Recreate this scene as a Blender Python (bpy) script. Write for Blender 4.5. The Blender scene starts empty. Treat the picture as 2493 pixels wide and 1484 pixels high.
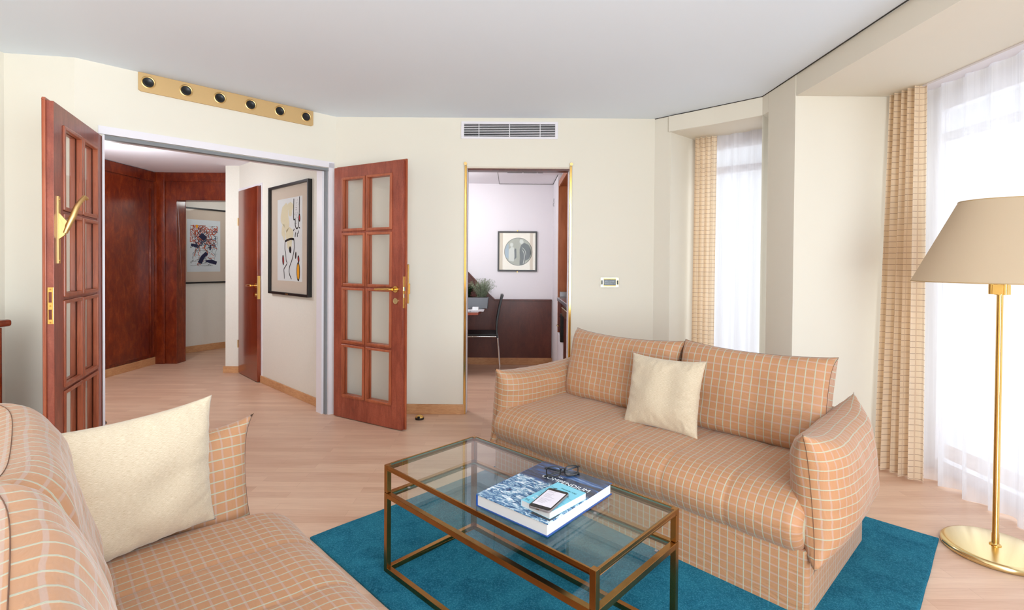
import bpy, bmesh, math, random
from mathutils import Vector, Matrix, noise
random.seed(7)
SC = bpy.context.scene
COL = SC.collection
# ------------------------------------------------------------------ camera
H = 1.30
FPX, PY = 1235.0, 657.0
cam_d = bpy.data.cameras.new('camera')
cam = bpy.data.objects.new('camera', cam_d); COL.objects.link(cam)
cam_d.sensor_fit = 'HORIZONTAL'; cam_d.sensor_width = 36.0
cam_d.lens = 36.0 * FPX / 2493.0
cam_d.shift_x = 0.0
cam_d.shift_y = (PY - 742.0) / 2493.0
cam_d.clip_start = 0.02
_D, _R = 0.0123, 0.0075
_f = Vector((0, math.cos(_D), -math.sin(_D)))
_r0 = Vector((1, 0, 0)); _u0 = _r0.cross(_f)
_r = math.cos(_R) * _r0 + math.sin(_R) * _u0
_u = math.cos(_R) * _u0 - math.sin(_R) * _r0
_m = Matrix((( _r.x, _u.x, -_f.x, 0), (_r.y, _u.y, -_f.y, 0), (_r.z, _u.z, -_f.z, H), (0, 0, 0, 1)))
cam.matrix_world = _m
SC.camera = cam
# ------------------------------------------------------------------ world, daylight, added fill lights, exposure
W = bpy.data.worlds.new('daylight'); SC.world = W; W.use_nodes = True
W.node_tree.nodes['Background'].inputs[0].default_value = (0.93, 0.96, 1.0, 1)
W.node_tree.nodes['Background'].inputs[1].default_value = 0.8
def area(name, loc, look, sx, sy, power, color=(1, 1, 1), spread=180):
    d = bpy.data.lights.new(name, 'AREA'); d.shape = 'RECTANGLE'; d.size = sx; d.size_y = sy
    d.energy = power; d.color = color; d.spread = math.radians(spread)
    o = bpy.data.objects.new(name, d); COL.objects.link(o); o.location = loc
    o.rotation_euler = (Vector(look) - Vector(loc)).to_track_quat('-Z', 'Y').to_euler()
    return o
area('daylight_bay_window', (2.86, 1.85, 1.25), (0, 1.85, 1.25), 2.9, 2.3, 20, (0.93, 1.0, 1.03))
area('daylight_corner_window', (2.32, 4.42, 1.25), (1.6, 3.75, 1.25), 0.95, 2.2, 6.0, (0.93, 1.0, 1.03))
area('rear_fill_light', (0.65, -3.05, 1.45), (0.65, 0, 2.35), 1.9, 2.1, 118, (0.90, 1.0, 1.05))  # fill light added behind the camera to brighten the room
area('side_fill_light', (2.12, -1.40, 1.35), (0, -1.20, 2.15), 2.2, 2.0, 152, (0.90, 1.0, 1.05))  # second fill light, added out of view on the right
def bulb(name, loc, power, color, r=0.12):  # bare point light, used for the added hall and kitchen fill
    d = bpy.data.lights.new(name, 'POINT'); d.energy = power; d.color = color; d.shadow_soft_size = r
    o = bpy.data.objects.new(name, d); COL.objects.link(o); o.location = loc
bulb('hall_fill', (-3.75, 4.55, 2.0), 29, (0.92, 1.0, 1.03))  # unseen light added to brighten the hall
bulb('hall_fill_far', (-3.85, 7.15, 2.2), 3.5, (0.96, 1.0, 0.98))  # weaker unseen light added for the far end of the hall
bulb('kitchen_fill', (-0.95, 5.3, 2.05), 18, (0.96, 0.99, 1.02), 0.1)  # light added out of view to lift the kitchen walls
SC.view_settings.view_transform = 'Standard'
SC.view_settings.look = 'None'
SC.view_settings.exposure = 0.54
SC.view_settings.gamma = 1.0
SC.view_settings.use_curve_mapping = False
SC.cycles.use_denoising = True
SC.cycles.max_bounces = 10
SC.cycles.diffuse_bounces = 5
SC.cycles.glossy_bounces = 4
SC.cycles.transmission_bounces = 8
SC.cycles.transparent_max_bounces = 24
SC.cycles.sample_clamp_indirect = 6.0
SC.cycles.caustics_reflective = False
SC.cycles.caustics_refractive = False

# ------------------------------------------------------------------ materials
def lin(c):
    return tuple(((x / 255) / 12.92 if x / 255 <= 0.04045 else ((x / 255 + 0.055) / 1.055) ** 2.4) for x in c) + (1.0,)
class NT:
    def __init__(s, name):
        s.m = bpy.data.materials.new(name); s.m.use_nodes = True
        s.t = s.m.node_tree; s.n = s.t.nodes; s.l = s.t.links
        s.b = s.n['Principled BSDF']; s.out = s.n['Material Output']
    def add(s, kind, **kw):
        n = s.n.new(kind)
        for k, v in kw.items(): setattr(n, k, v)
        return n
    def link(s, a, b): s.l.new(a, b)
    def val(s, x):
        return x
    def math(s, op, a, b=None, c=None):
        n = s.n.new('ShaderNodeMath'); n.operation = op
        for i, x in enumerate((a, b, c)):
            if x is None: continue
            if hasattr(x, 'is_linked') or hasattr(x, 'links'): s.l.new(x, n.inputs[i])
            else: n.inputs[i].default_value = x
        return n.outputs[0]
    def mix(s, fac, a, b):
        n = s.n.new('ShaderNodeMix'); n.data_type = 'RGBA'
        for idx, x in ((0, fac), (6, a), (7, b)):
            if hasattr(x, 'links'): s.l.new(x, n.inputs[idx])
            else: n.inputs[idx].default_value = x
        return n.outputs[2]
    def noise(s, vec, scale, detail=4, rough=0.55, dist=0.0):
        n = s.n.new('ShaderNodeTexNoise'); n.inputs['Scale'].default_value = scale
        n.inputs['Detail'].default_value = detail; n.inputs['Roughness'].default_value = rough
        n.inputs['Distortion'].default_value = dist
        if vec is not None: s.l.new(vec, n.inputs['Vector'])
        return n
    def coord(s, kind='Object', scale=(1, 1, 1), rot=(0, 0, 0)):
        c = s.n.new('ShaderNodeTexCoord'); mp = s.n.new('ShaderNodeMapping')
        mp.inputs['Scale'].default_value = scale; mp.inputs['Rotation'].default_value = rot
        s.l.new(c.outputs[kind], mp.inputs['Vector']); return mp.outputs[0]
    def bump(s, h, strength=0.2, dist=0.002):
        n = s.n.new('ShaderNodeBump'); n.inputs['Strength'].default_value = strength
        n.inputs['Distance'].default_value = dist; s.l.new(h, n.inputs['Height'])
        s.l.new(n.outputs[0], s.b.inputs['Normal']); return n.outputs[0]
    def ramp(s, fac, stops):
        n = s.n.new('ShaderNodeValToRGB'); e = n.color_ramp.elements
        while len(e) > 1: e.remove(e[-1])
        e[0].position = stops[0][0]; e[0].color = stops[0][1]
        for p, c in stops[1:]:
            x = e.new(p); x.color = c
        s.l.new(fac, n.inputs[0]); return n.outputs[0]

def plain(name, rgb, rough=0.5, metal=0.0, spec=0.5, nscale=None, namt=0.0, bump=0.0, bscale=200):
    t = NT(name); c = lin(rgb)
    t.b.inputs['Base Color'].default_value = c
    t.b.inputs['Roughness'].default_value = rough; t.b.inputs['Metallic'].default_value = metal
    t.b.inputs['Specular IOR Level'].default_value = spec
    v = t.coord('Object')
    if nscale:
        n = t.noise(v, nscale)
        d = tuple(x * (1 - namt) for x in c[:3]) + (1,)
        e = tuple(min(1, x * (1 + namt)) for x in c[:3]) + (1,)
        t.link(t.mix(n.outputs[0], d, e), t.b.inputs['Base Color'])
    if bump:
        n2 = t.noise(v, bscale, 3); t.bump(n2.outputs[0], bump, 0.001)
    return t.m

def wood(name, dark, mid, light, grain=(3, 3, 0.35), rough=0.35, figure=0.0, coat=0.0, big=1.0):
    t = NT(name)
    v = t.coord('Object', grain)
    n1 = t.noise(v, 9 * big, 8, 0.6, 0.8)
    v2 = t.coord('Object', (1, 1, 0.6))
    n2 = t.noise(v2, 3.0 * big, 5, 0.55, 0.6)
    c = t.ramp(n1.outputs[0], [(0.30, lin(dark)), (0.5, lin(mid)), (0.72, lin(light))])
    c2 = t.ramp(n2.outputs[0], [(0.35, lin(dark)), (0.65, lin(light))])
    c = t.mix(0.35, c, c2)
    if figure:
        v3 = t.coord('Object', (1, 1, 1))
        n3 = t.noise(v3, 75, 4, 0.6, 1.2)
        f = t.ramp(n3.outputs[0], [(0.44, (0, 0, 0, 1)), (0.66, (1, 1, 1, 1))])
        fm = t.math('MULTIPLY', f, figure)
        c = t.mix(fm, c, lin(dark))
    t.link(c, t.b.inputs['Base Color'])
    t.b.inputs['Roughness'].default_value = rough
    t.b.inputs['Coat Weight'].default_value = coat
    t.b.inputs['Coat Roughness'].default_value = 0.12
    n4 = t.noise(t.coord('Object', (40, 40, 3)), 4, 3)
    t.bump(n4.outputs[0], 0.05, 0.001)
    return t.m

def floor_mat():
    t = NT('oak_strip_floor')
    v = t.coord('Object')
    br = t.add('ShaderNodeTexBrick'); t.link(v, br.inputs['Vector'])
    br.offset = 0.37; br.offset_frequency = 2
    br.inputs['Scale'].default_value = 1.0
    br.inputs['Brick Width'].default_value = 0.62; br.inputs['Row Height'].default_value = 0.068
    br.inputs['Mortar Size'].default_value = 0.0006; br.inputs['Mortar Smooth'].default_value = 0.5
    br.inputs['Bias'].default_value = 0.0
    br.inputs['Color1'].default_value = (0, 0, 0, 1); br.inputs['Color2'].default_value = (1, 1, 1, 1)
    br.inputs['Mortar'].default_value = (0.4, 0.4, 0.4, 1)
    grain = t.noise(t.coord('Object', (1.2, 22, 1)), 6, 7, 0.62, 0.6)
    patch = t.noise(t.coord('Object', (0.8, 6, 1)), 2.2, 3, 0.5)
    a = t.mix(br.outputs['Color'], lin((202, 154, 124)), lin((236, 200, 170)))
    g = t.ramp(grain.outputs[0], [(0.25, lin((188, 137, 106))), (0.5, lin((222, 182, 152))), (0.8, lin((238, 206, 178)))])
    c = t.mix(0.45, a, g)
    p = t.ramp(patch.outputs[0], [(0.35, lin((200, 158, 134))), (0.65, lin((230, 198, 176)))])
    c = t.mix(0.3, c, p)
    c = t.mix(t.math('MULTIPLY', br.outputs['Fac'], 0.5), c, lin((150, 100, 74)))
    t.link(c, t.b.inputs['Base Color'])
    r = t.math('MULTIPLY_ADD', grain.outputs[0], 0.15, 0.30)
    t.link(r, t.b.inputs['Roughness'])
    t.b.inputs['Specular IOR Level'].default_value = 0.4
    t.bump(grain.outputs[0], 0.06, 0.001)
    return t.m

def check_fabric(name, base, cream, band, sp=0.031, wc=0.0038, wb=0.0055, rough=0.62, bump=0.5, transl=0.0):
    t = NT(name)
    uv = t.add('ShaderNodeTexCoord').outputs['UV']
    sx = t.add('ShaderNodeSeparateXYZ'); t.link(uv, sx.inputs[0])
    def line(out, w):
        q = t.math('MODULO', t.math('ADD', t.math('MODULO', out, sp), sp), sp)
        d = t.math('ABSOLUTE', t.math('SUBTRACT', q, sp / 2))
        mr = t.add('ShaderNodeMapRange'); mr.inputs['From Min'].default_value = w * 0.5
        mr.inputs['From Max'].default_value = w * 0.5 + 0.0009
        mr.inputs['To Min'].default_value = 1.0; mr.inputs['To Max'].default_value = 0.0
        t.link(d, mr.inputs['Value']); return mr.outputs[0]
    lc = line(sx.outputs[0], wc); lb = line(sx.outputs[1], wb)
    n = t.noise(t.coord('Object'), 5, 3)
    b0 = tuple(x * 0.93 for x in lin(base)[:3]) + (1,); b1 = tuple(min(1, x * 1.06) for x in lin(base)[:3]) + (1,)
    c = t.mix(n.outputs[0], b0, b1)
    c = t.mix(t.math('MULTIPLY', lb, 0.85), c, lin(band))
    c = t.mix(t.math('MULTIPLY', lc, 0.92), c, lin(cream))
    t.link(c, t.b.inputs['Base Color'])
    t.b.inputs['Roughness'].default_value = rough
    t.b.inputs['Sheen Weight'].default_value = 0.25; t.b.inputs['Sheen Roughness'].default_value = 0.4
    wv = t.noise(t.coord('UV', (1, 1, 1)), 900, 2)
    hgt = t.math('ADD', t.math('MULTIPLY', lc, 1.0), t.math('MULTIPLY', wv.outputs[0], 0.12))
    nm = t.bump(hgt, bump, 0.0012)
    wr = t.noise(t.coord('UV', (5, 16, 1)), 1.3, 3, 0.5, 1.6)
    wr2 = t.noise(t.coord('Object', (1, 1, 1)), 11, 2, 0.5, 0.8)
    b2 = t.add('ShaderNodeBump'); b2.inputs['Strength'].default_value = 0.35; b2.inputs['Distance'].default_value = 0.012
    t.link(t.math('ADD', wr.outputs[0], t.math('MULTIPLY', wr2.outputs[0], 0.5)), b2.inputs['Height'])
    t.link(b2.outputs[0], nm.node.inputs['Normal'])
    if transl:
        tr = t.add('ShaderNodeBsdfTranslucent'); t.link(c, tr.inputs[0])
        mx = t.add('ShaderNodeMixShader'); mx.inputs[0].default_value = transl
        t.link(t.b.outputs[0], mx.inputs[1]); t.link(tr.outputs[0], mx.inputs[2])
        t.link(mx.outputs[0], t.out.inputs[0])
    return t.m

def linen(name, a, b):
    t = NT(name)
    n1 = t.noise(t.coord('UV', (14, 260, 1)), 6, 5, 0.6)
    n2 = t.noise(t.coord('UV', (300, 300, 1)), 3, 2)
    f = t.math('MULTIPLY_ADD', n2.outputs[0], 0.3, t.math('MULTIPLY', n1.outputs[0], 0.7))
    c = t.ramp(f, [(0.40, lin(a)), (0.60, lin(b))])
    t.link(c, t.b.inputs['Base Color']); t.b.inputs['Roughness'].default_value = 0.85
    t.b.inputs['Sheen Weight'].default_value = 0.3
    t.bump(f, 0.15, 0.001)
    return t.m

def rug_mat():
    t = NT('teal_pile')
    v = t.coord('Object')
    fine = t.noise(v, 170, 5, 0.85); mid = t.noise(v, 9, 4, 0.6, 1.0); big = t.noise(v, 2.6, 3, 0.6)
    c = t.ramp(fine.outputs[0], [(0.32, lin((0, 46, 70))), (0.50, lin((8, 96, 124))), (0.66, lin((84, 168, 194)))])
    d = t.ramp(mid.outputs[0], [(0.38, lin((6, 78, 106))), (0.62, lin((54, 146, 170)))])
    c = t.mix(0.3, c, d)
    e = t.ramp(big.outputs[0], [(0.38, lin((6, 82, 108))), (0.62, lin((52, 142, 166)))])
    c = t.mix(0.18, c, e)
    t.link(c, t.b.inputs['Base Color']); t.b.inputs['Roughness'].default_value = 0.95
    t.b.inputs['Specular IOR Level'].default_value = 0.1
    t.b.inputs['Sheen Weight'].default_value = 0.15; t.b.inputs['Sheen Roughness'].default_value = 0.5
    t.b.inputs['Sheen Tint'].default_value = lin((120, 200, 220))
    t.bump(fine.outputs[0], 0.9, 0.004)
    return t.m

def thin_glass(name, tint=(1, 1, 1), refl=1.0, rough=0.0, base=0.0):
    t = NT(name); t.n.remove(t.b)
    fr = t.add('ShaderNodeFresnel'); geo = t.add('ShaderNodeNewGeometry')
    # the node inverts the index on back faces: feed 1/1.5 there so both faces reflect like air-to-glass
    t.link(t.math('MULTIPLY_ADD', geo.outputs['Backfacing'], 1 / 1.5 - 1.5, 1.5), fr.inputs[0])
    tr = t.add('ShaderNodeBsdfTransparent'); tr.inputs[0].default_value = tint + (1,)
    gl = t.add('ShaderNodeBsdfGlossy'); gl.inputs['Roughness'].default_value = rough
    mx = t.add('ShaderNodeMixShader')
    f = t.math('MULTIPLY_ADD', fr.outputs[0], refl, base)
    t.link(f, mx.inputs[0]); t.link(tr.outputs[0], mx.inputs[1]); t.link(gl.outputs[0], mx.inputs[2])
    t.link(mx.outputs[0], t.out.inputs[0]); return t.m

def sheer_mat():
    t = NT('white_sheer'); t.n.remove(t.b)
    uv = t.add('ShaderNodeTexCoord').outputs['UV']
    df = t.add('ShaderNodeBsdfDiffuse'); df.inputs[0].default_value = (0.86, 0.86, 0.89, 1)
    tl = t.add('ShaderNodeBsdfTranslucent'); tl.inputs[0].default_value = (0.84, 0.84, 0.88, 1)
    tr = t.add('ShaderNodeBsdfTransparent'); tr.inputs[0].default_value = (1, 1, 1, 1)
    m1 = t.add('ShaderNodeMixShader'); m1.inputs[0].default_value = 0.55
    t.link(df.outputs[0], m1.inputs[1]); t.link(tl.outputs[0], m1.inputs[2])
    m2 = t.add('ShaderNodeMixShader')
    lw = t.add('ShaderNodeLayerWeight'); lw.inputs[0].default_value = 0.35
    pl = t.noise(t.coord('UV', (9, 0.25, 1)), 2.2, 3, 0.55, 0.3)      # gathered pleats: denser and looser bands of cloth
    plm = t.ramp(pl.outputs[0], [(0.40, (0, 0, 0, 1)), (0.60, (1, 1, 1, 1))])
    f = t.math('ADD', t.math('MULTIPLY_ADD', lw.outputs['Facing'], 0.18, 0.66), t.math('MULTIPLY', plm, 0.15))
    t.link(f, m2.inputs[0]); t.link(tr.outputs[0], m2.inputs[1]); t.link(m1.outputs[0], m2.inputs[2])
    t.link(m2.outputs[0], t.out.inputs[0]); return t.m

def cover_mat():
    # photograph printed on the large book: dark sea sky above, foaming water below (object x 0..0.31, y 0..0.394)
    t = NT('sea_photo_cover')
    tc = t.add('ShaderNodeTexCoord'); sx = t.add('ShaderNodeSeparateXYZ'); t.link(tc.outputs['Object'], sx.inputs[0])
    wave = t.noise(t.coord('Object', (14, 34, 1), (0, 0, 0.25)), 1.6, 9, 0.72, 1.4)
    w = t.ramp(wave.outputs[0], [(0.36, lin((14, 40, 84))), (0.46, lin((62, 112, 156))), (0.53, lin((150, 186, 206))), (0.60, lin((238, 242, 244)))])
    sky = t.noise(t.coord('Object', (5, 26, 1), (0, 0, -0.12)), 1.5, 4, 0.5, 0.6)
    s = t.ramp(sky.outputs[0], [(0.35, lin((44, 50, 66))), (0.52, lin((58, 70, 96))), (0.62, lin((50, 92, 150))), (0.72, lin((150, 180, 220)))])
    nz = t.noise(t.coord('Object'), 26, 4)
    e = t.math('ADD', sx.outputs[1], t.math('MULTIPLY', t.math('SUBTRACT', nz.outputs[0], 0.5), 0.06))
    mr = t.add('ShaderNodeMapRange'); mr.inputs['From Min'].default_value = 0.225; mr.inputs['From Max'].default_value = 0.238
    t.link(e, mr.inputs['Value'])
    t.link(t.mix(mr.outputs[0], w, s), t.b.inputs['Base Color'])
    t.b.inputs['Roughness'].default_value = 0.22
    return t.m

MWALL = plain('cream_wall_paint', (230, 224, 210), 0.85, nscale=1.5, namt=0.012, bump=0.04, bscale=300)
MHALLW = plain('hall_wallpaper', (230, 226, 216), 0.85, nscale=60, namt=0.04, bump=0.25, bscale=180)
MHALLC = plain('hall_ceiling_paint', (240, 236, 244), 0.8)
MCEIL = plain('ceiling_paint', (232, 243, 255), 0.9, nscale=0.9, namt=0.01)
MKITW = plain('kitchen_white_paint', (236, 232, 236), 0.7)
MWHITE = plain('white_lacquer', (232, 228, 234), 0.4)
MGREY = plain('grey_rubber_seal', (128, 131, 134), 0.6)
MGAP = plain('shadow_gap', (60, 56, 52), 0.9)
MFLOOR = floor_mat()
MOAK = wood('oak_skirting', (176, 120, 76), (203, 150, 104), (222, 174, 128), (2, 2, 14), 0.45)
MDOOR = wood('cherry_veneer', (112, 46, 32), (150, 70, 50), (176, 92, 68), (3, 3, 0.5), 0.34, figure=0.35, coat=0.12)
MDOORL = wood('cherry_lipping', (140, 66, 40), (168, 86, 54), (186, 104, 70), (3, 3, 0.4), 0.35, coat=0.2)
MDARK = wood('dark_burl_wood', (80, 20, 6), (116, 38, 13), (152, 62, 25), (2, 2, 0.7), 0.25, figure=0.35, coat=0.35)
MHDOOR = wood('mahogany_door', (92, 24, 10), (122, 42, 20), (154, 68, 36), (2, 2, 0.25), 0.2, coat=0.5)
MPANEL = wood('wainscot_wood', (70, 26, 18), (90, 38, 26), (108, 50, 34), (2, 2, 0.6), 0.35, figure=0.5, coat=0.1)
MCAB = wood('orange_cherry_cabinet', (158, 88, 52), (182, 108, 66), (198, 126, 84), (3, 3, 0.4), 0.4, coat=0.1)
MBRASS = plain('polished_brass', (232, 190, 112), 0.14, 1.0, nscale=30, namt=0.06)
MBRASSM = plain('satin_brass_plate', (222, 184, 124), 0.42, 1.0, nscale=6, namt=0.05)
MBRASSP = plain('pale_brass', (236, 214, 160), 0.2, 1.0)
MBRONZE = plain('aged_brass_tube', (168, 122, 68), 0.25, 1.0, nscale=14, namt=0.25)
MCHROME = plain('chrome', (225, 226, 228), 0.08, 1.0)
MSTEEL = plain('brushed_steel', (190, 194, 200), 0.3, 1.0)
MBLACK = plain('black_plastic', (14, 14, 15), 0.35)
MBLACKL = plain('black_leather', (16, 16, 17), 0.45, bump=0.3, bscale=400)
MBLACKF = plain('black_frame_wood', (26, 24, 24), 0.4)
MMAT = plain('beige_mount_board', (214, 199, 182), 0.9)
MPAPER = plain('white_paper', (228, 230, 230), 0.9)
MINK = plain('black_ink', (22, 20, 20), 0.9)
MRED = plain('red_ink', (176, 36, 40), 0.9)
MORANGE = plain('orange_ink', (244, 166, 22), 0.9)
MRUST = plain('rust_ink', (196, 96, 70), 0.9)
MNAVY = plain('navy_ink', (24, 28, 66), 0.9)
MSTEELINK = plain('slate_blue_ink', (56, 72, 100), 0.9)
MSAND = plain('pale_ochre_wash', (226, 216, 184), 0.9)
MSOFA = check_fabric('checked_sofa_fabric', (182, 131, 92), (176, 174, 150), (182, 148, 130), 0.0325, 0.0033, 0.005)
MSEAM = plain('sofa_seam_thread', (112, 78, 60), 0.9)
MDRAPE = check_fabric('checked_curtain_fabric', (248, 230, 204), (228, 204, 176), (182, 152, 130), 0.036, 0.0013, 0.0022, 0.7, 0.2, 0.30)
MPIL = linen('cream_linen', (182, 160, 130), (220, 204, 180))
MRUG = rug_mat()
MSHEER = sheer_mat()
MGLASST = thin_glass('table_glass', (0.93, 0.965, 0.955), 0.85)
MGLASSE = plain('green_glass_edge', (70, 110, 100), 0.1)
MGLASSP = thin_glass('door_pane_glass', (0.985, 0.985, 0.98), 0.6)
MGLASSW = thin_glass('window_glass', (0.98, 0.99, 1.0), 0.3)
MPICGL = thin_glass('picture_glass', (0.98, 0.98, 0.98), 0.35)
MSHADE = NT('lamp_shade_cloth')
MSHADE.b.inputs['Base Color'].default_value = lin((216, 198, 170)); MSHADE.b.inputs['Roughness'].default_value = 0.8
_tr = MSHADE.add('ShaderNodeBsdfTranslucent'); _tr.inputs[0].default_value = lin((232, 204, 166))
_mx = MSHADE.add('ShaderNodeMixShader'); _mx.inputs[0].default_value = 0.3
MSHADE.link(MSHADE.b.outputs[0], _mx.inputs[1]); MSHADE.link(_tr.outputs[0], _mx.inputs[2]); MSHADE.link(_mx.outputs[0], MSHADE.out.inputs[0])
MSHADE = MSHADE.m
MCOVER = cover_mat()
MBLUE = plain('cobalt_binding', (24, 72, 146), 0.35)
MPAGES = plain('page_block', (212, 210, 208), 0.8, nscale=3, namt=0.02)
MSKYB = plain('sky_blue_cover', (126, 206, 228), 0.3)
MTEXTW = plain('white_lettering', (236, 238, 240), 0.6)
MTEXTG = plain('grey_lettering', (112, 112, 120), 0.6)
MTEXTD = plain('dark_green_lettering', (24, 92, 100), 0.6)
MSCREEN = plain('lit_phone_screen', (206, 200, 208), 0.15)
MSCREEN.node_tree.nodes['Principled BSDF'].inputs['Emission Color'].default_value = lin((206, 200, 210))
MSCREEN.node_tree.nodes['Principled BSDF'].inputs['Emission Strength'].default_value = 0.25
MCARD = plain('charcoal_card', (60, 62, 68), 0.5)
MCASE = plain('clear_case', (150, 140, 140), 0.2)
MLENS = thin_glass('spectacle_lens', (0.94, 0.95, 0.98), 0.8)
MPOT = plain('grey_zinc_planter', (122, 126, 132), 0.5)
MHERB = plain('silver_green_leaf', (146, 158, 132), 0.8, nscale=30, namt=0.25)
MHERBD = plain('dark_green_leaf', (60, 84, 44), 0.7, nscale=30, namt=0.35)
MSOIL = plain('potting_soil', (50, 36, 26), 0.95)

# ------------------------------------------------------------------ mesh helpers
class MB:
    def __init__(s): s.v = []; s.f = []; s.uv = []
    def addm(s, v, f, uv=None):
        o = len(s.v); s.v += [tuple(p) for p in v]; s.f += [tuple(i + o for i in q) for q in f]
        s.uv += (uv if uv else [[(0, 0)] * len(q) for q in f]); return s
    def box(s, a, b, M=None):
        (x0, y0, z0), (x1, y1, z1) = a, b
        if x1 < x0: x0, x1 = x1, x0
        if y1 < y0: y0, y1 = y1, y0
        if z1 < z0: z0, z1 = z1, z0
        v = [(x0, y0, z0), (x1, y0, z0), (x1, y1, z0), (x0, y1, z0), (x0, y0, z1), (x1, y0, z1), (x1, y1, z1), (x0, y1, z1)]
        if M: v = [M @ Vector(p) for p in v]
        f = [(0, 3, 2, 1), (4, 5, 6, 7), (0, 1, 5, 4), (1, 2, 6, 5), (2, 3, 7, 6), (3, 0, 4, 7)]
        return s.addm(v, f)
    def prism(s, poly, z0, z1, M=None):
        n = len(poly)
        A = sum(poly[i][0] * poly[(i + 1) % n][1] - poly[(i + 1) % n][0] * poly[i][1] for i in range(n))
        if A < 0: poly = list(reversed(poly))
        v = [(x, y, z0) for x, y in poly] + [(x, y, z1) for x, y in poly]
        if M: v = [M @ Vector(p) for p in v]
        f = [tuple(range(n - 1, -1, -1)), tuple(range(n, 2 * n))] + [(i, (i + 1) % n, n + (i + 1) % n, n + i) for i in range(n)]
        return s.addm(v, f)
    def lathe(s, prof, n=32, M=None, c=(0, 0, 0)):
        v = []; f = []
        for r, z in prof:
            for i in range(n):
                a = 2 * math.pi * i / n; v.append((c[0] + r * math.cos(a), c[1] + r * math.sin(a), c[2] + z))
        for k in range(len(prof) - 1):
            for i in range(n):
                j = (i + 1) % n; f.append((k * n + i, k * n + j, (k + 1) * n + j, (k + 1) * n + i))
        if prof[0][0] > 1e-6: f.append(tuple(range(n - 1, -1, -1)))
        if prof[-1][0] > 1e-6: f.append(tuple(range((len(prof) - 1) * n, len(prof) * n)))
        if M: v = [M @ Vector(p) for p in v]
        return s.addm(v, f)
    def cyl(s, p0, p1, r, n=16, r2=None):
        p0 = Vector(p0); p1 = Vector(p1); d = p1 - p0
        M = Matrix.Translation(p0) @ d.to_track_quat('Z', 'Y').to_matrix().to_4x4()
        return s.lathe([(r, 0), (r if r2 is None else r2, d.length)], n, M)
    def tube(s, pts, r, n=10, closed=False, sq=None):
        pts = [Vector(p) for p in pts]; N = len(pts); rs = r if isinstance(r, (list, tuple)) else [r] * N
        v = []; f = []; up = None
        for i, p in enumerate(pts):
            if closed: t = pts[(i + 1) % N] - pts[i - 1]
            else: t = pts[min(i + 1, N - 1)] - pts[max(i - 1, 0)]
            t.normalize()
            if up is None:
                up = Vector((0, 0, 1)) if abs(t.z) < 0.9 else Vector((1, 0, 0))
            x = up.cross(t); x.normalize(); y = t.cross(x); up = y
            for k in range(n):
                a = 2 * math.pi * k / n
                q = (sq or (1, 1))
                v.append(p + x * (math.cos(a) * rs[i] * q[0]) + y * (math.sin(a) * rs[i] * q[1]))
        M2 = N if closed else N - 1
        for i in range(M2):
            j = (i + 1) % N
            for k in range(n):
                l = (k + 1) % n; f.append((i * n + k, i * n + l, j * n + l, j * n + k))
        if not closed:
            f.append(tuple(range(n - 1, -1, -1))); f.append(tuple((N - 1) * n + k for k in range(n)))
        return s.addm(v, f)
    def ribbon(s, pts, w, z0=0.0, z1=0.0006, M=None):
        # flat stroke in the XY plane
        P = [Vector((p[0], p[1])) for p in pts]
        ws = w if isinstance(w, (list, tuple)) else [w] * len(P)
        L = []; R = []
        for i in range(len(P)):
            t = P[min(i + 1, len(P) - 1)] - P[max(i - 1, 0)]
            if t.length < 1e-9: t = Vector((1, 0))
            t.normalize(); nn = Vector((-t.y, t.x)) * ws[i] * 0.5
            L.append(P[i] + nn); R.append(P[i] - nn)
        for i in range(len(P) - 1):
            q = [L[i], L[i + 1], R[i + 1], R[i]]
            v = [(a.x, a.y, z1) for a in q]
            if M: v = [M @ Vector(a) for a in v]
            s.addm(v, [(0, 3, 2, 1)])
        return s
def mesh(name, b, mat, parent=None, smooth=False, bevel=0.0, seg=2, uv=False, loc=None, rotz=0.0, autos=None):
    me = bpy.data.meshes.new(name); me.from_pydata(b.v, [], b.f)
    if uv:
        l = me.uv_layers.new(name='UVMap'); k = 0
        for q in b.uv:
            for c in q: l.data[k].uv = c; k += 1
    me.materials.append(mat)
    bm = bmesh.new(); bm.from_mesh(me)
    if not uv or uv == 'w': bmesh.ops.remove_doubles(bm, verts=bm.verts, dist=1e-6)
    if autos is not None or smooth:
        for f in bm.faces: f.smooth = True
    if autos is not None:
        for e in bm.edges:
            if len(e.link_faces) == 2 and e.calc_face_angle(0) > math.radians(autos): e.smooth = False
    bm.to_mesh(me); bm.free()
    o = bpy.data.objects.new(name, me); COL.objects.link(o)
    if parent: o.parent = parent
    if loc: o.location = loc
    o.rotation_euler = (0, 0, rotz)
    if bevel:
        m = o.modifiers.new('bevel', 'BEVEL'); m.width = bevel; m.segments = seg; m.limit_method = 'ANGLE'; m.angle_limit = math.radians(40)
    return o
def multi(name, items, parent=None):
    b = MB(); idx = []
    for k, (m_, mat) in enumerate(items):
        idx += [k] * len(m_.f); b.addm(m_.v, m_.f)
    me = bpy.data.meshes.new(name); me.from_pydata(b.v, [], b.f)
    for m_, mat in items: me.materials.append(mat)
    me.polygons.foreach_set('material_index', idx)
    o = bpy.data.objects.new(name, me); COL.objects.link(o)
    if parent: o.parent = parent
    return o
def tag(o, label=None, cat=None, group=None, kind=None):
    if label: o['label'] = label
    if cat: o['category'] = cat
    if group: o['group'] = group
    if kind: o['kind'] = kind
    return o
def empty(name, loc=(0, 0, 0), rotz=0.0):
    o = bpy.data.objects.new(name, None); COL.objects.link(o); o.location = loc; o.rotation_euler = (0, 0, rotz); o.empty_display_size = 0.1
    return o
def struct(name, b, mat, **kw):
    return tag(mesh(name, b, mat, **kw), kind='structure')
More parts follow.
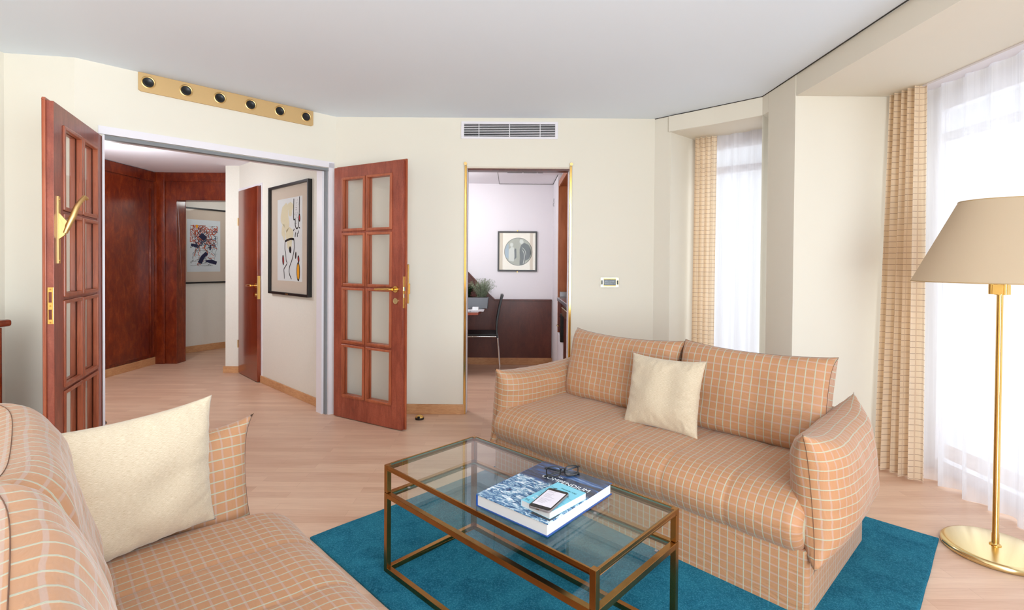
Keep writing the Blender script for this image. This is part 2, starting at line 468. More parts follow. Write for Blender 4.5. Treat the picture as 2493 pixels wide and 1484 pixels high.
def text(name, body, size, mat, parent, M, extrude=0.0002, align='LEFT', sx=1.0):
    c = bpy.data.curves.new(name, 'FONT'); c.body = body; c.size = size; c.extrude = extrude; c.align_x = align; c.materials.append(mat)
    dg = None
    o = bpy.data.objects.new(name, c); COL.objects.link(o)
    bpy.context.view_layer.update()
    me = bpy.data.meshes.new_from_object(o)
    bpy.data.objects.remove(o)
    o = bpy.data.objects.new(name, me); COL.objects.link(o)
    if parent: o.parent = parent
    o.matrix_local = M @ Matrix.Diagonal((sx, 1, 1, 1))
    return o
def wall_frame(a, b):
    """matrix: local x from a to b along the wall, y into the room-side of travel (right), z up"""
    a = Vector(a); b = Vector(b); d = (b - a).normalized()
    M = Matrix.Identity(4)
    M[0][0], M[1][0] = d.x, d.y
    M[0][1], M[1][1] = -d.y, d.x      # local +y = outward (left of travel)
    M[0][3], M[1][3] = a.x, a.y
    return M, (b - a).length
def wall_mb(a, b, z0, z1, th, holes=(), ext=(0, 0)):
    M, L = wall_frame(a, b); m = MB()
    xs = sorted(set([-ext[0], L + ext[1]] + [h[0] for h in holes] + [h[1] for h in holes]))
    for i in range(len(xs) - 1):
        x0, x1 = xs[i], xs[i + 1]
        if x1 - x0 < 1e-5: continue
        hs = [h for h in holes if h[0] <= x0 + 1e-6 and h[1] >= x1 - 1e-6]
        z = z0
        for h in sorted(hs, key=lambda h: h[2]):
            if h[2] > z + 1e-6: m.box((x0, 0, z), (x1, th, h[2]), M)
            z = h[3]
        if z < z1 - 1e-6: m.box((x0, 0, z), (x1, th, z1), M)
    return m, M, L
def rotz_of(M): return math.atan2(M[1][0], M[0][0])
# ------------------------------------------------------------------ room shell
P0 = (-3.08, 3.08); P1 = (-2.705, 3.14); P2 = (-1.52, 4.375); P3 = (1.216, 4.36); P4 = (1.84, 3.76); P5 = (1.86, 2.10)
ZC = 2.55; ZL = 2.41
YB = -2.9
b = MB(); b.box((-6.2, YB - 0.3, -0.1), (3.2, 9.2, 0)); struct('floor', b, MFLOOR)
b = MB(); b.prism([(-3.2, YB - 0.15), (-3.2, 3.12), (-2.75, 3.2), (-1.58, 4.44), (1.26, 4.44), (1.93, 3.8), (1.95, YB - 0.15)], ZC, ZC + 0.1)
struct('ceiling', b, MCEIL)
b, M, L = wall_mb((-3.08, YB), P0, 0, ZC, 0.12, ext=(0, 0.12)); struct('wall_left', b, MWALL)
b, M, L = wall_mb(P0, P1, 0, ZC, 0.12); struct('wall_left_return', b, MWALL)
DW, MDW, LDW = wall_mb(P1, P2, 0, ZC, 0.12, [(0.132, 1.66, 0, 2.10)])
struct('wall_doorway', DW, MWALL)
BK, MBK, LBK = wall_mb(P2, P3, 0, ZC, 0.12, [(1.124, 2.012, 0, 2.125)])
struct('wall_back', BK, MWALL)
BY, MBY, LBY = wall_mb(P3, P4, 0, ZC, 0.16, [(0.145, 0.8656, 0, ZL)])
struct('wall_bay', BY, MWALL)
b = MB()
M, L = wall_frame(P4, P5)
b.prism([(1.8485, 3.328), (1.86, 2.10), (2.02, 2.10), (2.0085, 3.328)], ZL, ZC); b.prism([(1.84, 3.76), (1.841, 3.674), (2.22, 3.762), (2.1, 3.80)], ZL, ZC)
b.box((0.0, 0, 0), (0.0001, 0.001, 0.001), M)
b.prism([(1.841, 3.672), (1.845, 3.33), (2.80, 3.33), (2.80, 3.46), (2.22, 3.76)], 0, ZC)
b.box((1.86, YB, 0), (2.02, -2.5, ZC)); b.box((1.86, -0.3, 0), (2.02, 0.25, ZC)); b.box((1.86, -2.5, 0), (2.02, -0.3, 0.3)); b.box((1.86, -2.5, 2.41), (2.02, -0.3, ZC)); b.box((1.86, 0.25, ZL), (2.02, 2.10, ZC)); b.box((1.86, 0.13, 0), (2.8, 0.25, ZC))
struct('wall_right', b, MWALL)
# bay recess sides and soffits
b = MB()
M, L = wall_frame((1.322, 4.258), (1.60, 4.515))
b.box((-0.0, 0, 0), (L + 0.1, 0.14, ZC), M)
struct('wall_bay_reveal', b, MWALL)
b = MB(); b.prism([(2.02, 0.25), (2.02, 2.10), (2.0085, 3.328), (2.80, 3.328), (2.80, 0.25)], ZL, ZL + 0.13); struct('ceiling_bay_window', b, MWALL)
b = MB(); b.prism([(1.30, 4.25), (1.66, 4.60), (2.55, 3.86), (2.3, 3.78), (1.8435, 3.6765), (1.86, 3.77)], ZL + 0.002, ZL + 0.13); struct('ceiling_bay_corner', b, MWALL)
b, M, L = wall_mb((1.86, YB), (-3.08, YB), 0, ZC, 0.12, [(0.2, 2.3, 0.35, 2.5)], ext=(0.14, 0.14)); struct('wall_rear', b, MWALL)
# dark strip painting the shade in the gap between ceiling and right walls
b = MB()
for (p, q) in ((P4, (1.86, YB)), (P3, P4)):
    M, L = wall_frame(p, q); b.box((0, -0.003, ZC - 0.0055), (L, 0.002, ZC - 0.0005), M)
struct('shadow_gap_strip', b, MGAP)
# window frames with glass
def window(name, a, bb, z0, z1, mull=1, transom=None):
    M, L = wall_frame(a, bb); w = 0.07; f = MB()
    f.box((0, 0, z0), (w, 0.06, z1), M); f.box((L - w, 0, z0), (L, 0.06, z1), M)
    f.box((w, 0, z0), (L - w, 0.06, z0 + w), M); f.box((w, 0, z1 - w * 1.6), (L - w, 0.06, z1), M)
    for k in range(1, mull + 1):
        x = L * k / (mull + 1); f.box((x - 0.045, 0, z0 + w), (x + 0.045, 0.06, z1 - w * 1.6), M)
    if transom: f.box((w, 0.0, transom - 0.03), (L - w, 0.055, transom + 0.03), M)
    o = struct(name, f, MWHITE)
    g = MB(); g.box((w, 0.028, z0 + w), (L - w, 0.032, z1 - w * 1.6), M); mesh('pane', g, MGLASSW, o)
window('window_1', (2.74, 3.33), (2.74, 0.25), 0.0, ZL, 2, 2.12)
window('window_2', (1.62, 4.55), (2.50, 3.80), 0.0, ZL, 0, 2.12)
window('fill_window_side', (2.0, -0.3), (2.0, -2.5), 0.3, 2.41, 1)  # unseen window, added as an opening for the side fill
window('fill_window_rear', (1.66, YB - 0.05), (-0.44, YB - 0.05), 0.35, 2.5, 1)  # window added behind the camera to let the rear fill in
# skirting
b = MB()
def skirt(b, a, bb, x0, x1, h=0.085, t=0.016, off=0.0):
    M, L = wall_frame(a, bb); b.box((x0, -t - off, 0), (x1, 0.0, h), M)
skirt(b, P2, P3, 0.0, 1.118)
skirt(b, P2, P3, 2.03, LBK)
struct('baseboard_back', b, MOAK, bevel=0.003)
b = MB(); skirt(b, (-3.08, YB), P0, 0, 5.98); skirt(b, P0, P1, 0, 0.38); struct('baseboard_left', b, MOAK, bevel=0.003)
b = MB(); skirt(b, P3, P4, 0, 0.145); struct('baseboard_bay', b, MOAK, bevel=0.003)

# ------------------------------------------------------------------ double doorway frame
M = MDW; F = MB(); G = MB(); t0, t1, zt = 0.132, 1.66, 2.10
F.box((t0, -0.012, 0), (t0 + 0.012, 0.14, zt), M)
F.box((t1 - 0.05, 0.05, 0), (t1, 0.15, zt), M)              # deep jamb leaf on the far side
F.box((t1 - 0.018, -0.012, 0), (t1 + 0.03, 0.05, zt + 0.045), M)
F.box((t0, 0.05, zt - 0.012), (t1, 0.15, zt + 0.03), M)
F.box((t0 - 0.02, -0.012, zt + 0.005), (t1 + 0.03, 0.05, zt + 0.055), M)
G.box((t1 - 0.032, 0.012, 0), (t1 - 0.018, 0.0495, zt), M)
G.box((t0 + 0.012, 0.0, zt - 0.022), (t1 - 0.018, 0.0495, zt + 0.005), M)
fr = struct('trim_2', F, MWHITE)
tag(mesh('seal', G, MGREY, fr), 'grey rubber seal of the door frame')
# ------------------------------------------------------------------ glazed door leaves
COLS = [(0.093, 0.362), (0.373, 0.655)]
ROWS = [(0.184, 0.618), (0.636, 1.092), (1.110, 1.544), (1.562, 2.002)]
def glazed_leaf(name, loc, rotz, ys, W=0.765, Hh=2.092, T=0.042, rights=True):
    """body spans local y 0..T*ys ; the room side face is y=0"""
    e = tag(empty(name, loc, rotz), kind='structure')
    y0, y1 = (0, T) if ys > 0 else (-T, 0)
    b = MB(); z0 = 0.008
    b.box((0, y0, z0), (COLS[0][0], y1, Hh)); b.box((COLS[1][1], y0, z0), (W, y1, Hh))
    b.box((COLS[0][0], y0, z0), (COLS[1][1], y1, ROWS[0][0])); b.box((COLS[0][0], y0, ROWS[3][1]), (COLS[1][1], y1, Hh))
    b.box((COLS[0][1], y0 + 0.004, ROWS[0][0]), (COLS[1][0], y1 - 0.004, ROWS[3][1]))
    for k in range(3):
        for c in COLS: b.box((c[0], y0 + 0.004, ROWS[k][1]), (c[1], y1 - 0.004, ROWS[k + 1][0]))
    mesh('door_leaf', b, MDOOR, e, bevel=0.0015)
    b = MB(); yl = (T - 0.014, T) if ys > 0 else (-T, -T + 0.014)
    b.box((W, yl[0], z0), (W + 0.013, yl[1], Hh)); b.box((0.0, yl[0], Hh), (W + 0.013, yl[1], Hh + 0.012))
    mesh('lipping', b, MDOORL, e, bevel=0.002)
    for c in COLS:
        for r in ROWS:
            g = MB(); m = 0.019; ya, yb = y0 - 0.007, y1 + 0.007
            for (a, bb) in (((c[0], r[0]), (c[0] + m, r[1])), ((c[1] - m, r[0]), (c[1], r[1])), ((c[0] + m, r[0]), (c[1] - m, r[0] + m)), ((c[0] + m, r[1] - m), (c[1] - m, r[1]))):
                g.box((a[0], ya, a[1]), (bb[0], (ya + yb) / 2 - 0.003, bb[1])); g.box((a[0], (ya + yb) / 2 + 0.003, a[1]), (bb[0], yb, bb[1]))
            gb = mesh('glazing_bead', g, MDOORL, e, bevel=0.004)
            g = MB(); mid = (ya + yb) / 2; g.box((c[0] + 0.004, mid - 0.002, r[0] + 0.004), (c[1] - 0.004, mid + 0.002, r[1] - 0.004)); mesh('pane', g, MGLASSP, gb)
    return e
R = glazed_leaf('door_1', (-1.503, 4.284, 0), math.atan2(-0.503, 0.864), +1)
# lever handle, cover, lock plate, rear bolt case
def lever(parent, x, z, ysign, dirx, mat=MBRASS, ln=0.125):
    b = MB(); b.cyl((x, 0, z), (x, ysign * 0.009, z), 0.026, 24); b.cyl((x, ysign * 0.009, z), (x, ysign * 0.045, z), 0.009, 16)
    b.tube([(x, ysign * 0.045, z), (x + dirx * 0.012, ysign * 0.055, z), (x + dirx * 0.04, ysign * 0.058, z + 0.002), (x + dirx * ln, ysign * 0.056, z - 0.004)], [0.010, 0.0105, 0.0095, 0.0075], 12)
    return tag(mesh('handle', b, mat, parent, autos=40), 'brass lever handle')
lever(R, 0.700, 1.096, -1, -1, ln=0.17)
b = MB(); b.cyl((0.700, 0, 1.005), (0.700, -0.008, 1.005), 0.024, 24); tag(mesh('keyhole_cover', b, MBRASSP, R, autos=40), 'round brass keyhole cover')
b = MB(); b.box((0.7645, 0.006, 0.952), (0.7665, 0.026, 1.196)); tag(mesh('lock_plate', b, MBRASS, R), 'brass lock plate')
b = MB(); b.box((0.766, 0.010, 1.085), (0.774, 0.022, 1.115)); b.box((0.766, 0.010, 1.03), (0.768, 0.022, 1.06)); mesh('latch', b, MSTEEL, R)
b = MB(); b.box((0.715, 0.042, 0.99), (0.765, 0.050, 1.29)); b.box((0.72, 0.05, 1.0), (0.76, 0.072, 1.08)); b.box((0.725, 0.05, 1.09), (0.755, 0.066, 1.16)); b.box((0.728, 0.05, 1.175), (0.752, 0.060, 1.24)); b.tube([(0.74, 0.058, 1.11), (0.74, 0.085, 1.10), (0.74, 0.095, 1.04)], 0.006)
b.box((0.765, 0.043, 0.985), (0.783, 0.056, 1.29)); b.box((0.768, 0.056, 1.06), (0.786, 0.066, 1.14))
tag(mesh('bolt_case', b, MBRASS, R, bevel=0.002), 'brass bolt case on the far face')
Lf = glazed_leaf('door_2', (-2.614, 3.235, 0), math.atan2(-0.906, 0.424), -1, W=0.778, rights=False)
b = MB(); b.box((0.708, 0, 1.285), (0.736, 0.005, 1.625))
for z in (1.30, 1.61): b.cyl((0.722, 0.005, z), (0.722, 0.008, z), 0.004, 10)
b.prism([(0.0, 0.0), (0.022, 0.02), (0.024, 0.06), (0.0, 0.11)], -0.009, 0.009, Matrix(((0, 0, 1, 0.720), (1, 0, 0, 0.005), (0, 1, 0, 1.41), (0, 0, 0, 1))))
b.prism([(0.0, 0.05), (0.024, 0.04), (0.034, 0.085), (0.0, 0.13)], -0.007, 0.007, Matrix(((0, 0, 1, 0.720), (1, 0, 0, 0.005), (0, 1, 0, 1.41), (0, 0, 0, 1))))
b.tube([(0.72, 0.026, 1.44), (0.72, 0.042, 1.485), (0.715, 0.058, 1.53), (0.705, 0.068, 1.575), (0.69, 0.082, 1.61), (0.668, 0.092, 1.632), (0.652, 0.094, 1.628)], [0.011, 0.0135, 0.0145, 0.0125, 0.011, 0.0115, 0.010], 12)
b.lathe([(0, 0), (0.008, 0.002), (0.011, 0.009), (0.008, 0.016), (0, 0.018)], 12, Matrix.Translation((0.650, 0.094, 1.618)))
tag(mesh('handle', b, MBRASSM, Lf, autos=40), 'brass window-bolt handle with curved lever')
b = MB(); b.box((0.778, -0.026, 0.982), (0.7805, -0.002, 1.166)); q = mesh('lock_plate', b, MBRASS, Lf, bevel=0.001); tag(q, 'brass strike plate')
b = MB()
for (za, zb) in ((1.005, 1.055), (1.09, 1.142)): b.box((0.780, -0.021, za), (0.7812, -0.008, zb))
mesh('keep', b, MDARK, q)
b = MB()
for z in (0.99, 1.073, 1.155): b.cyl((0.7803, -0.014, z), (0.7818, -0.014, z), 0.004, 10)
mesh('screw', b, MBRONZE, q)

# ------------------------------------------------------------------ kitchen opening corner guards and head track
def guard(x, side, label):
    M = MBK; e = empty('corner_guard', M @ Vector((x, 0, 0)), rotz_of(M)); tag(e, label, 'trim', 'brass corner guards')
    b = MB()
    if side < 0: b.box((-0.017, -0.008, 0.0), (0.004, 0, 2.14)); b.box((0.0, -0.010, 0.0), (0.004, 0.03, 2.14))
    else: b.box((-0.004, -0.008, 0.0), (0.017, 0, 2.14)); b.box((-0.004, -0.010, 0.0), (0.0, 0.03, 2.14))
    mesh('guard', b, MBRASS, e, bevel=0.002)
    b = MB(); b.cyl((side * 0.010, -0.012, 2.156), (side * 0.010, 0.0, 2.156), 0.014, 20); mesh('knob', b, MBRASSM, e, autos=40)
    return e
guard(1.124, -1, 'tall brass corner guard between the glazed door and the kitchen opening')
guard(2.012, 1, 'tall brass corner guard of the kitchen opening nearer the wall thermostat')
M = MBK; b = MB(); b.box((1.124, -0.008, 2.117), (2.012, 0.12, 2.131), M); t_ = struct('trim_3', b, plain('beige_lining', (214, 200, 184), 0.6))
b = MB(); b.box((1.132, 0.01, 2.102), (2.004, 0.10, 2.117), M); mesh('track', b, MPANEL, t_)
b = MB(); b.box((1.124, 0.004, 0), (1.131, 0.118, 2.117), M); b.box((2.005, 0.004, 0), (2.012, 0.118, 2.117), M); struct('trim_4', b, MWHITE)

# ------------------------------------------------------------------ air vent, thermostat, spot bar
M = MBK; e = tag(empty('air_vent', M @ Vector((1.49, 0, 2.443)), rotz_of(M)), 'long white-framed air vent grille high on the back wall', 'vent')
b = MB(); hw, hh = 0.414, 0.074
b.box((-hw, -0.008, -hh), (hw, 0, -hh + 0.020)); b.box((-hw, -0.008, hh - 0.022), (hw, 0, hh)); b.box((-hw, -0.008, -hh + 0.02), (-hw + 0.024, 0, hh - 0.022)); b.box((hw - 0.024, -0.008, -hh + 0.02), (hw, 0, hh - 0.022))
mesh('frame', b, MWHITE, e, bevel=0.0015)
b = MB(); b.box((-hw + 0.02, -0.0016, -hh + 0.018), (hw - 0.02, -0.0008, hh - 0.02)); mesh('backing', b, MBLACK, e)
for k in range(7):
    b = MB(); z = -hh + 0.0275 + k * 0.0146; b.box((-hw + 0.024, -0.0075, z), (hw - 0.024, -0.002, z + 0.004)); mesh('slat', b, MWHITE, e)
for x in (-0.262, 0.0, 0.262):
    b = MB(); b.box((x - 0.003, -0.0082, -hh + 0.02), (x + 0.003, -0.0015, hh - 0.022)); mesh('stay', b, MWHITE, e)
e = tag(empty('thermostat', M @ Vector((2.360, 0, 1.147)), rotz_of(M)), 'small brass framed control panel on the back wall above the sofa', 'thermostat')
b = MB(); b.box((-0.078, -0.006, -0.042), (0.078, 0, 0.042)); mesh('plate', b, MBRASSP, e, bevel=0.002)
b = MB(); b.box((-0.052, -0.020, -0.024), (0.052, -0.006, 0.024)); mesh('display', b, plain('charcoal_display', (44, 48, 56), 0.2), e, bevel=0.0015)
b = MB(); b.box((-0.053, -0.014, 0.024), (0.053, -0.006, 0.037)); b.box((-0.053, -0.014, -0.036), (0.053, -0.006, -0.024)); mesh('bezel', b, MBRASSM, e, bevel=0.002)
for x in (-0.067, 0.067):
    b = MB(); b.box((x - 0.007, -0.012, -0.02), (x + 0.007, -0.006, 0.018)); mesh('grip', b, MBLACK, e, bevel=0.001)
b = MB(); b.box((-0.045, -0.0208, 0.005), (-0.012, -0.020, 0.012)); b.box((-0.045, -0.0208, -0.015), (-0.012, -0.020, -0.007))
for k in range(3): b.box((0.002 + k * 0.013, -0.0208, 0.003), (0.010 + k * 0.013, -0.020, 0.012))
for k in range(4): b.box((-0.002 + k * 0.011, -0.0208, -0.014), (0.005 + k * 0.011, -0.020, -0.007))
mesh('marking', b, plain('pale_marking', (150, 160, 168), 0.5), e)
M = MDW; e = tag(empty('spotlight_bar', M @ Vector((0.912, 0, 2.487)), rotz_of(M)), 'satin brass bar with six unlit round spots above the double doorway', 'light fixture')
b = MB(); hw = 0.592
b.prism([(-hw, 0.062), (-hw, -0.052), (-hw + 0.014, -0.062), (hw - 0.014, -0.062), (hw, -0.052), (hw, 0.062)], 0, 0.012, Matrix(((1, 0, 0, 0), (0, 0, -1, 0), (0, 1, 0, 0), (0, 0, 0, 1))))
mesh('plate', b, plain('satin_brass_sheet', (206, 172, 120), 0.55, 0.35, nscale=4, namt=0.04), e)
for t in (0.374, 0.593, 0.806, 1.017, 1.233, 1.444):
    Ms = Matrix(((1, 0, 0, t - 0.912), (0, 0, -1, -0.012), (0, 1, 0, 0.005), (0, 0, 0, 1)))
    b = MB(); b.lathe([(0.041, 0), (0.041, 0.003), (0.036, 0.005), (0.031, 0.003), (0.030, 0.001)], 32, Ms); s = mesh('spotlight', b, MBRASSM, e, autos=30)
    b = MB(); b.lathe([(0.030, 0.0005), (0.030, 0.0065), (0.026, 0.0075), (0.018, 0.003), (0.0, 0.0022)], 32, Ms); mesh('reflector', b, MBLACK, s, autos=50)

# ------------------------------------------------------------------ hall
HA = (-1.69, 4.512); HB = (-3.191, 5.937)
b, MHW, LHW = wall_mb(HA, HB, 0, 2.42, 0.10, [(1.395, 2.045, 0, 2.125)]); 
MHWi = MHW
# the hall side of this wall is local -y when travelling from HB to HA, so mirror: build thickness on the far side
b = MB()
Mh, Lh = wall_frame(HB, HA)      # travel back: outward(left) = away from hall camera side
hx0, hx1 = Lh - 2.045, Lh - 1.395
MHW2 = Mh
b, MHW2, Lh = wall_mb(HB, HA, 0, 2.42, 0.10, [(hx0, hx1, 0, 2.125)])
struct('wall_hall', b, MHALLW)
b = MB(); b.box((-3.355, 5.94, 0), (-3.19, 6.04, 2.42)); b.box((-3.355, 6.04, 0), (-3.26, 8.9, 2.42)); struct('wall_hall_end', b, MHALLW)
b = MB(); b.box((-6.2, 3.20, 0), (-2.79, 3.28, 2.55)); b.box((-6.2, 3.28, 0), (-6.1, 9.0, 2.55)); struct('wall_hall_side', b, MHALLW)
b = MB(); b.prism([(-2.72, 3.30), (-6.2, 3.4), (-6.2, 9.0), (-3.2, 9.0), (-3.2, 6.02), (-1.60, 4.52)], 2.42, 2.54); struct('ceiling_hall', b, MHALLC)
PA = (-4.676, 7.08); PB = (-4.318, 7.69); dx, dy = (PB[0] - PA[0]), (PB[1] - PA[1]); dl = math.hypot(dx, dy); dx /= dl; dy /= dl
PA2 = (PA[0] - dx * 0.9, PA[1] - dy * 0.9); PB2 = (PB[0] + dx * 1.0, PB[1] + dy * 1.0)
b, MPW, LPW = wall_mb(PA2, PB2, 0, 2.42, 0.1); struct('wall_hall_picture', b, MHALLW)
b = MB(); b.box((-4.0, 8.5, 0), (-3.2, 8.6, 2.42)); struct('wall_hall_far', b, MHALLW)
b = MB(); b.box((0, -0.016, 0), (LPW, 0, 0.092), MPW); struct('baseboard_hall_far', b, MOAK, bevel=0.003)
b = MB(); b.box((hx1 + 0.0, -0.016, 0), (Lh, 0, 0.075), MHW2); b.box((-3.375, 5.922, 0), (-3.19, 5.942, 0.075)); struct('baseboard_hall', b, MOAK, bevel=0.003)
# wood portal
b = MB()
b.box((-4.56, 6.395, 0), (-4.385, 6.60, 2.42)); b.box((-4.385, 6.42, 0), (-4.245, 6.60, 2.42)); b.box((-4.245, 6.42, 2.072), (-3.10, 6.60, 2.42)); b.box((-4.52, 6.405, 2.305), (-3.10, 6.42, 2.42))
struct('trim_5', b, MDARK, bevel=0.004)
# wardrobe along the hall
e = tag(empty('wardrobe', (-4.51, 5.3, 0)), 'tall dark burl wood wardrobe lining the left side of the hall', 'wardrobe')
b = MB(); b.box((-0.55, -1.3, 0.095), (0.0, 1.09, 2.415)); mesh('body', b, MDARK, e)
b = MB(); b.box((0.0, -1.3, 2.295), (0.022, 1.09, 2.415)); mesh('cornice', b, MDARK, e, bevel=0.006)
b = MB(); b.box((0.0, -0.18, 0.13), (0.014, 1.035, 2.285)); d_ = mesh('door', b, MDARK, e, bevel=0.004)
b = MB(); b.tube([(0.016, 1.0, 0.15), (0.016, 1.0, 2.20)], 0.011, 12); mesh('edge_moulding', b, MDARK, d_, smooth=True)
b = MB(); b.box((0.0, -1.28, 0.13), (0.014, -0.19, 2.285)); mesh('door', b, MDARK, e, bevel=0.004)
b = MB(); b.box((-0.55, -1.3, 0), (0.012, 1.11, 0.092)); tag(mesh('plinth', b, MOAK, e, bevel=0.003), 'light oak plinth')
# hall door
b = MB(); b.box((hx0 - 0.03, -0.006, 0), (hx0, 0.105, 2.15), MHW2); b.box((hx1, -0.006, 0), (hx1 + 0.028, 0.105, 2.15), MHW2); b.box((hx0, -0.006, 2.125), (hx1, 0.105, 2.15), MHW2)
struct('trim_6', b, MWHITE)
b = MB(); b.box((hx0 - 0.05, 0.115, 0), (hx1 + 0.05, 0.13, 2.2), MHW2); struct('dark_void_sheet', b, plain('dark_void', (16, 12, 11), 0.9))  # near-black sheet painting the darkness beyond the ajar door
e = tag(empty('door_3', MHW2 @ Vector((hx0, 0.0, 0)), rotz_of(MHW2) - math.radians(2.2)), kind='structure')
b = MB(); b.box((0.0, -0.018, 0.008), (0.645, 0.02, 2.118)); mesh('door_leaf', b, MHDOOR, e, bevel=0.002)
lever(e, 0.585, 1.045, -1, -1, ln=0.12).location = (0, -0.018, 0)
b = MB(); b.cyl((0.585, -0.018, 0.945), (0.585, -0.030, 0.945), 0.022, 20); tag(mesh('keyhole_cover', b, MBRASS, e, autos=40), 'round brass keyhole cover')
b = MB(); b.box((0.6455, -0.016, 0.90), (0.6475, 0.012, 1.15)); b.box((0.639, -0.0195, 0.90), (0.6455, -0.0185, 1.15)); tag(mesh('lock_plate', b, MBRASS, e), 'brass lock plate')
for z in (0.30, 1.72):
    b = MB(); b.cyl((-0.006, -0.022, z), (-0.006, -0.022, z + 0.09), 0.005, 12); tag(mesh('hinge', b, MBRASSM, e, autos=40), 'brass hinge')

# ------------------------------------------------------------------ pictures
def picture(M, x0, x1, z0, z1, fw, depth, label, name='framed_picture', mat_in=0.1, paper=None, off=0.0, group=None, fm=None, mm=None):
    """M: wall frame, room side is local -y"""
    e = tag(empty(name, M @ Vector(((x0 + x1) / 2, -off, (z0 + z1) / 2)), rotz_of(M)), label, 'picture', group)
    w, h = (x1 - x0) / 2, (z1 - z0) / 2
    b = MB()
    b.box((-w, -depth, -h), (-w + fw, 0, h)); b.box((w - fw, -depth, -h), (w, 0, h)); b.box((-w + fw, -depth, -h), (w - fw, 0, -h + fw)); b.box((-w + fw, -depth, h - fw), (w - fw, 0, h))
    mesh('frame', b, fm or MBLACKF, e, bevel=0.0015)
    b = MB(); b.box((-w + fw, -0.012, -h + fw), (w - fw, -0.006, h - fw)); mt = mesh('mount', b, mm or MMAT, e)
    b = MB(); b.box((-w + fw, -depth * 0.72, -h + fw), (w - fw, -depth * 0.72 + 0.002, h - fw)); mesh('glass', b, MPICGL, e)
    # sheet frame: x right, y up on the picture plane, z toward the viewer
    S = Matrix(((1, 0, 0, 0), (0, 0, -1, -0.012), (0, 1, 0, 0), (0, 0, 0, 1)))
    return e, S, w, h
def blob(b, cx, cy, rx, ry, S, rot=0, n=20, z=0.0012, wob=0.0, seed=0):
    v = []
    for i in range(n):
        a = 2 * math.pi * i / n; k = 1 + wob * math.sin(3 * a + seed) + wob * 0.6 * math.sin(5 * a + seed * 2)
        x, y = rx * k * math.cos(a), ry * k * math.sin(a)
        v.append(S @ Vector((cx + x * math.cos(rot) - y * math.sin(rot), cy + x * math.sin(rot) + y * math.cos(rot), z)))
    b.addm(v, [tuple(range(n))])
def curve_pts(pts, n=6):
    out = []
    P = [Vector((p[0], p[1])) for p in pts]
    for i in range(len(P) - 1):
        p0, p1, p2, p3 = P[max(i - 1, 0)], P[i], P[i + 1], P[min(i + 2, len(P) - 1)]
        for k in range(n):
            t = k / n
            out.append(0.5 * ((2 * p1) + (p2 - p0) * t + (2 * p0 - 5 * p1 + 4 * p2 - p3) * t * t + (3 * p1 - p0 - 3 * p2 + p3) * t ** 3))
    out.append(P[-1]); return [(p.x, p.y) for p in out]
# tall print beside the hall door (wall travel HB->HA, x measured from HB)
e, S, w, h = picture(MHW2, Lh - 1.118, Lh - 0.195, 0.979, 2.062, 0.022, 0.040, 'black framed abstract print with loose black strokes on the hall wall beside the dark door', group=None, off=0.0)
sw, sh = 0.285, 0.405
it = []
def layer(mat):
    global b
    b = MB(); it.append((b, mat)); return b
layer(MPAPER); b.addm([S @ Vector(p) for p in ((-sw, -sh, 0.0006), (sw, -sh, 0.0006), (sw, sh, 0.0006), (-sw, sh, 0.0006))], [(0, 1, 2, 3)])
layer(MSAND)
for (x, y, rx, ry, r) in ((-0.10, 0.22, 0.09, 0.14, 0.3), (0.02, 0.30, 0.06, 0.07, 0), (-0.14, 0.08, 0.04, 0.08, 0.2), (0.0, 0.02, 0.08, 0.11, 0.0)): blob(b, x, y, rx, ry, S, r, z=0.0009, wob=0.16, seed=x * 9)
layer(MINK); K = lambda pts, w_: b.ribbon(curve_pts(pts), w_, 0, 0.0016, S)
K([(-0.10, -0.015), (0.02, 0.005), (0.105, 0.0)], 0.022)
K([(-0.10, -0.015), (-0.105, -0.09), (-0.085, -0.13), (-0.075, -0.20), (-0.055, -0.235), (-0.125, -0.29), (-0.12, -0.33), (-0.115, -0.385)], 0.011)
K([(0.105, 0.0), (0.108, -0.10), (0.06, -0.20), (0.005, -0.27), (0.0, -0.33), (0.05, -0.385)], 0.012)
K([(0.10, 0.39), (0.095, 0.20), (0.13, 0.19), (0.135, 0.13), (0.165, 0.10), (0.20, 0.12), (0.205, 0.18), (0.22, 0.26), (0.225, 0.40)], 0.013)
for (x0_, y0_, x1_, y1_) in ((0.09, 0.08, 0.115, 0.10), (0.13, 0.02, 0.14, 0.065), (0.18, 0.02, 0.18, 0.06), (0.21, 0.05, 0.20, 0.08), (0.235, 0.10, 0.215, 0.11)): b.ribbon([(x0_, y0_), (x1_, y1_)], 0.012, 0, 0.0016, S)
blob(b, 0.02, -0.10, 0.026, 0.034, S, 0.2, z=0.0016); blob(b, -0.145, -0.20, 0.022, 0.052, S, 0.1, z=0.0014); blob(b, 0.225, 0.20, 0.018, 0.040, S, 0.1, z=0.0014)
blob(b, 0.145, -0.155, 0.016, 0.035, S, -0.1, z=0.0014); blob(b, 0.205, -0.19, 0.020, 0.036, S, 0.2, z=0.0014); blob(b, 0.20, -0.31, 0.038, 0.092, S, 0.02, z=0.0014)
for k in range(34):
    x = random.uniform(0.125, 0.205); y = random.uniform(0.14, 0.38); b.ribbon([(x, y), (x + random.uniform(-0.01, 0.01), y + random.uniform(-0.01, 0.01))], 0.004, 0, 0.0016, S)
layer(MRED); blob(b, -0.142, -0.20, 0.012, 0.036, S, 0.1, z=0.0019); blob(b, 0.225, 0.20, 0.010, 0.024, S, 0.1, z=0.0019); blob(b, 0.207, -0.19, 0.011, 0.022, S, 0.2, z=0.0019)
layer(MORANGE); blob(b, 0.20, -0.31, 0.026, 0.076, S, 0.02, z=0.0019)
multi('print', it, e)
b = MB(); b.box((-0.03, -0.041, -h + 0.006), (0.03, -0.040, -h + 0.014)); mesh('name_plate', b, MBRASSM, e)
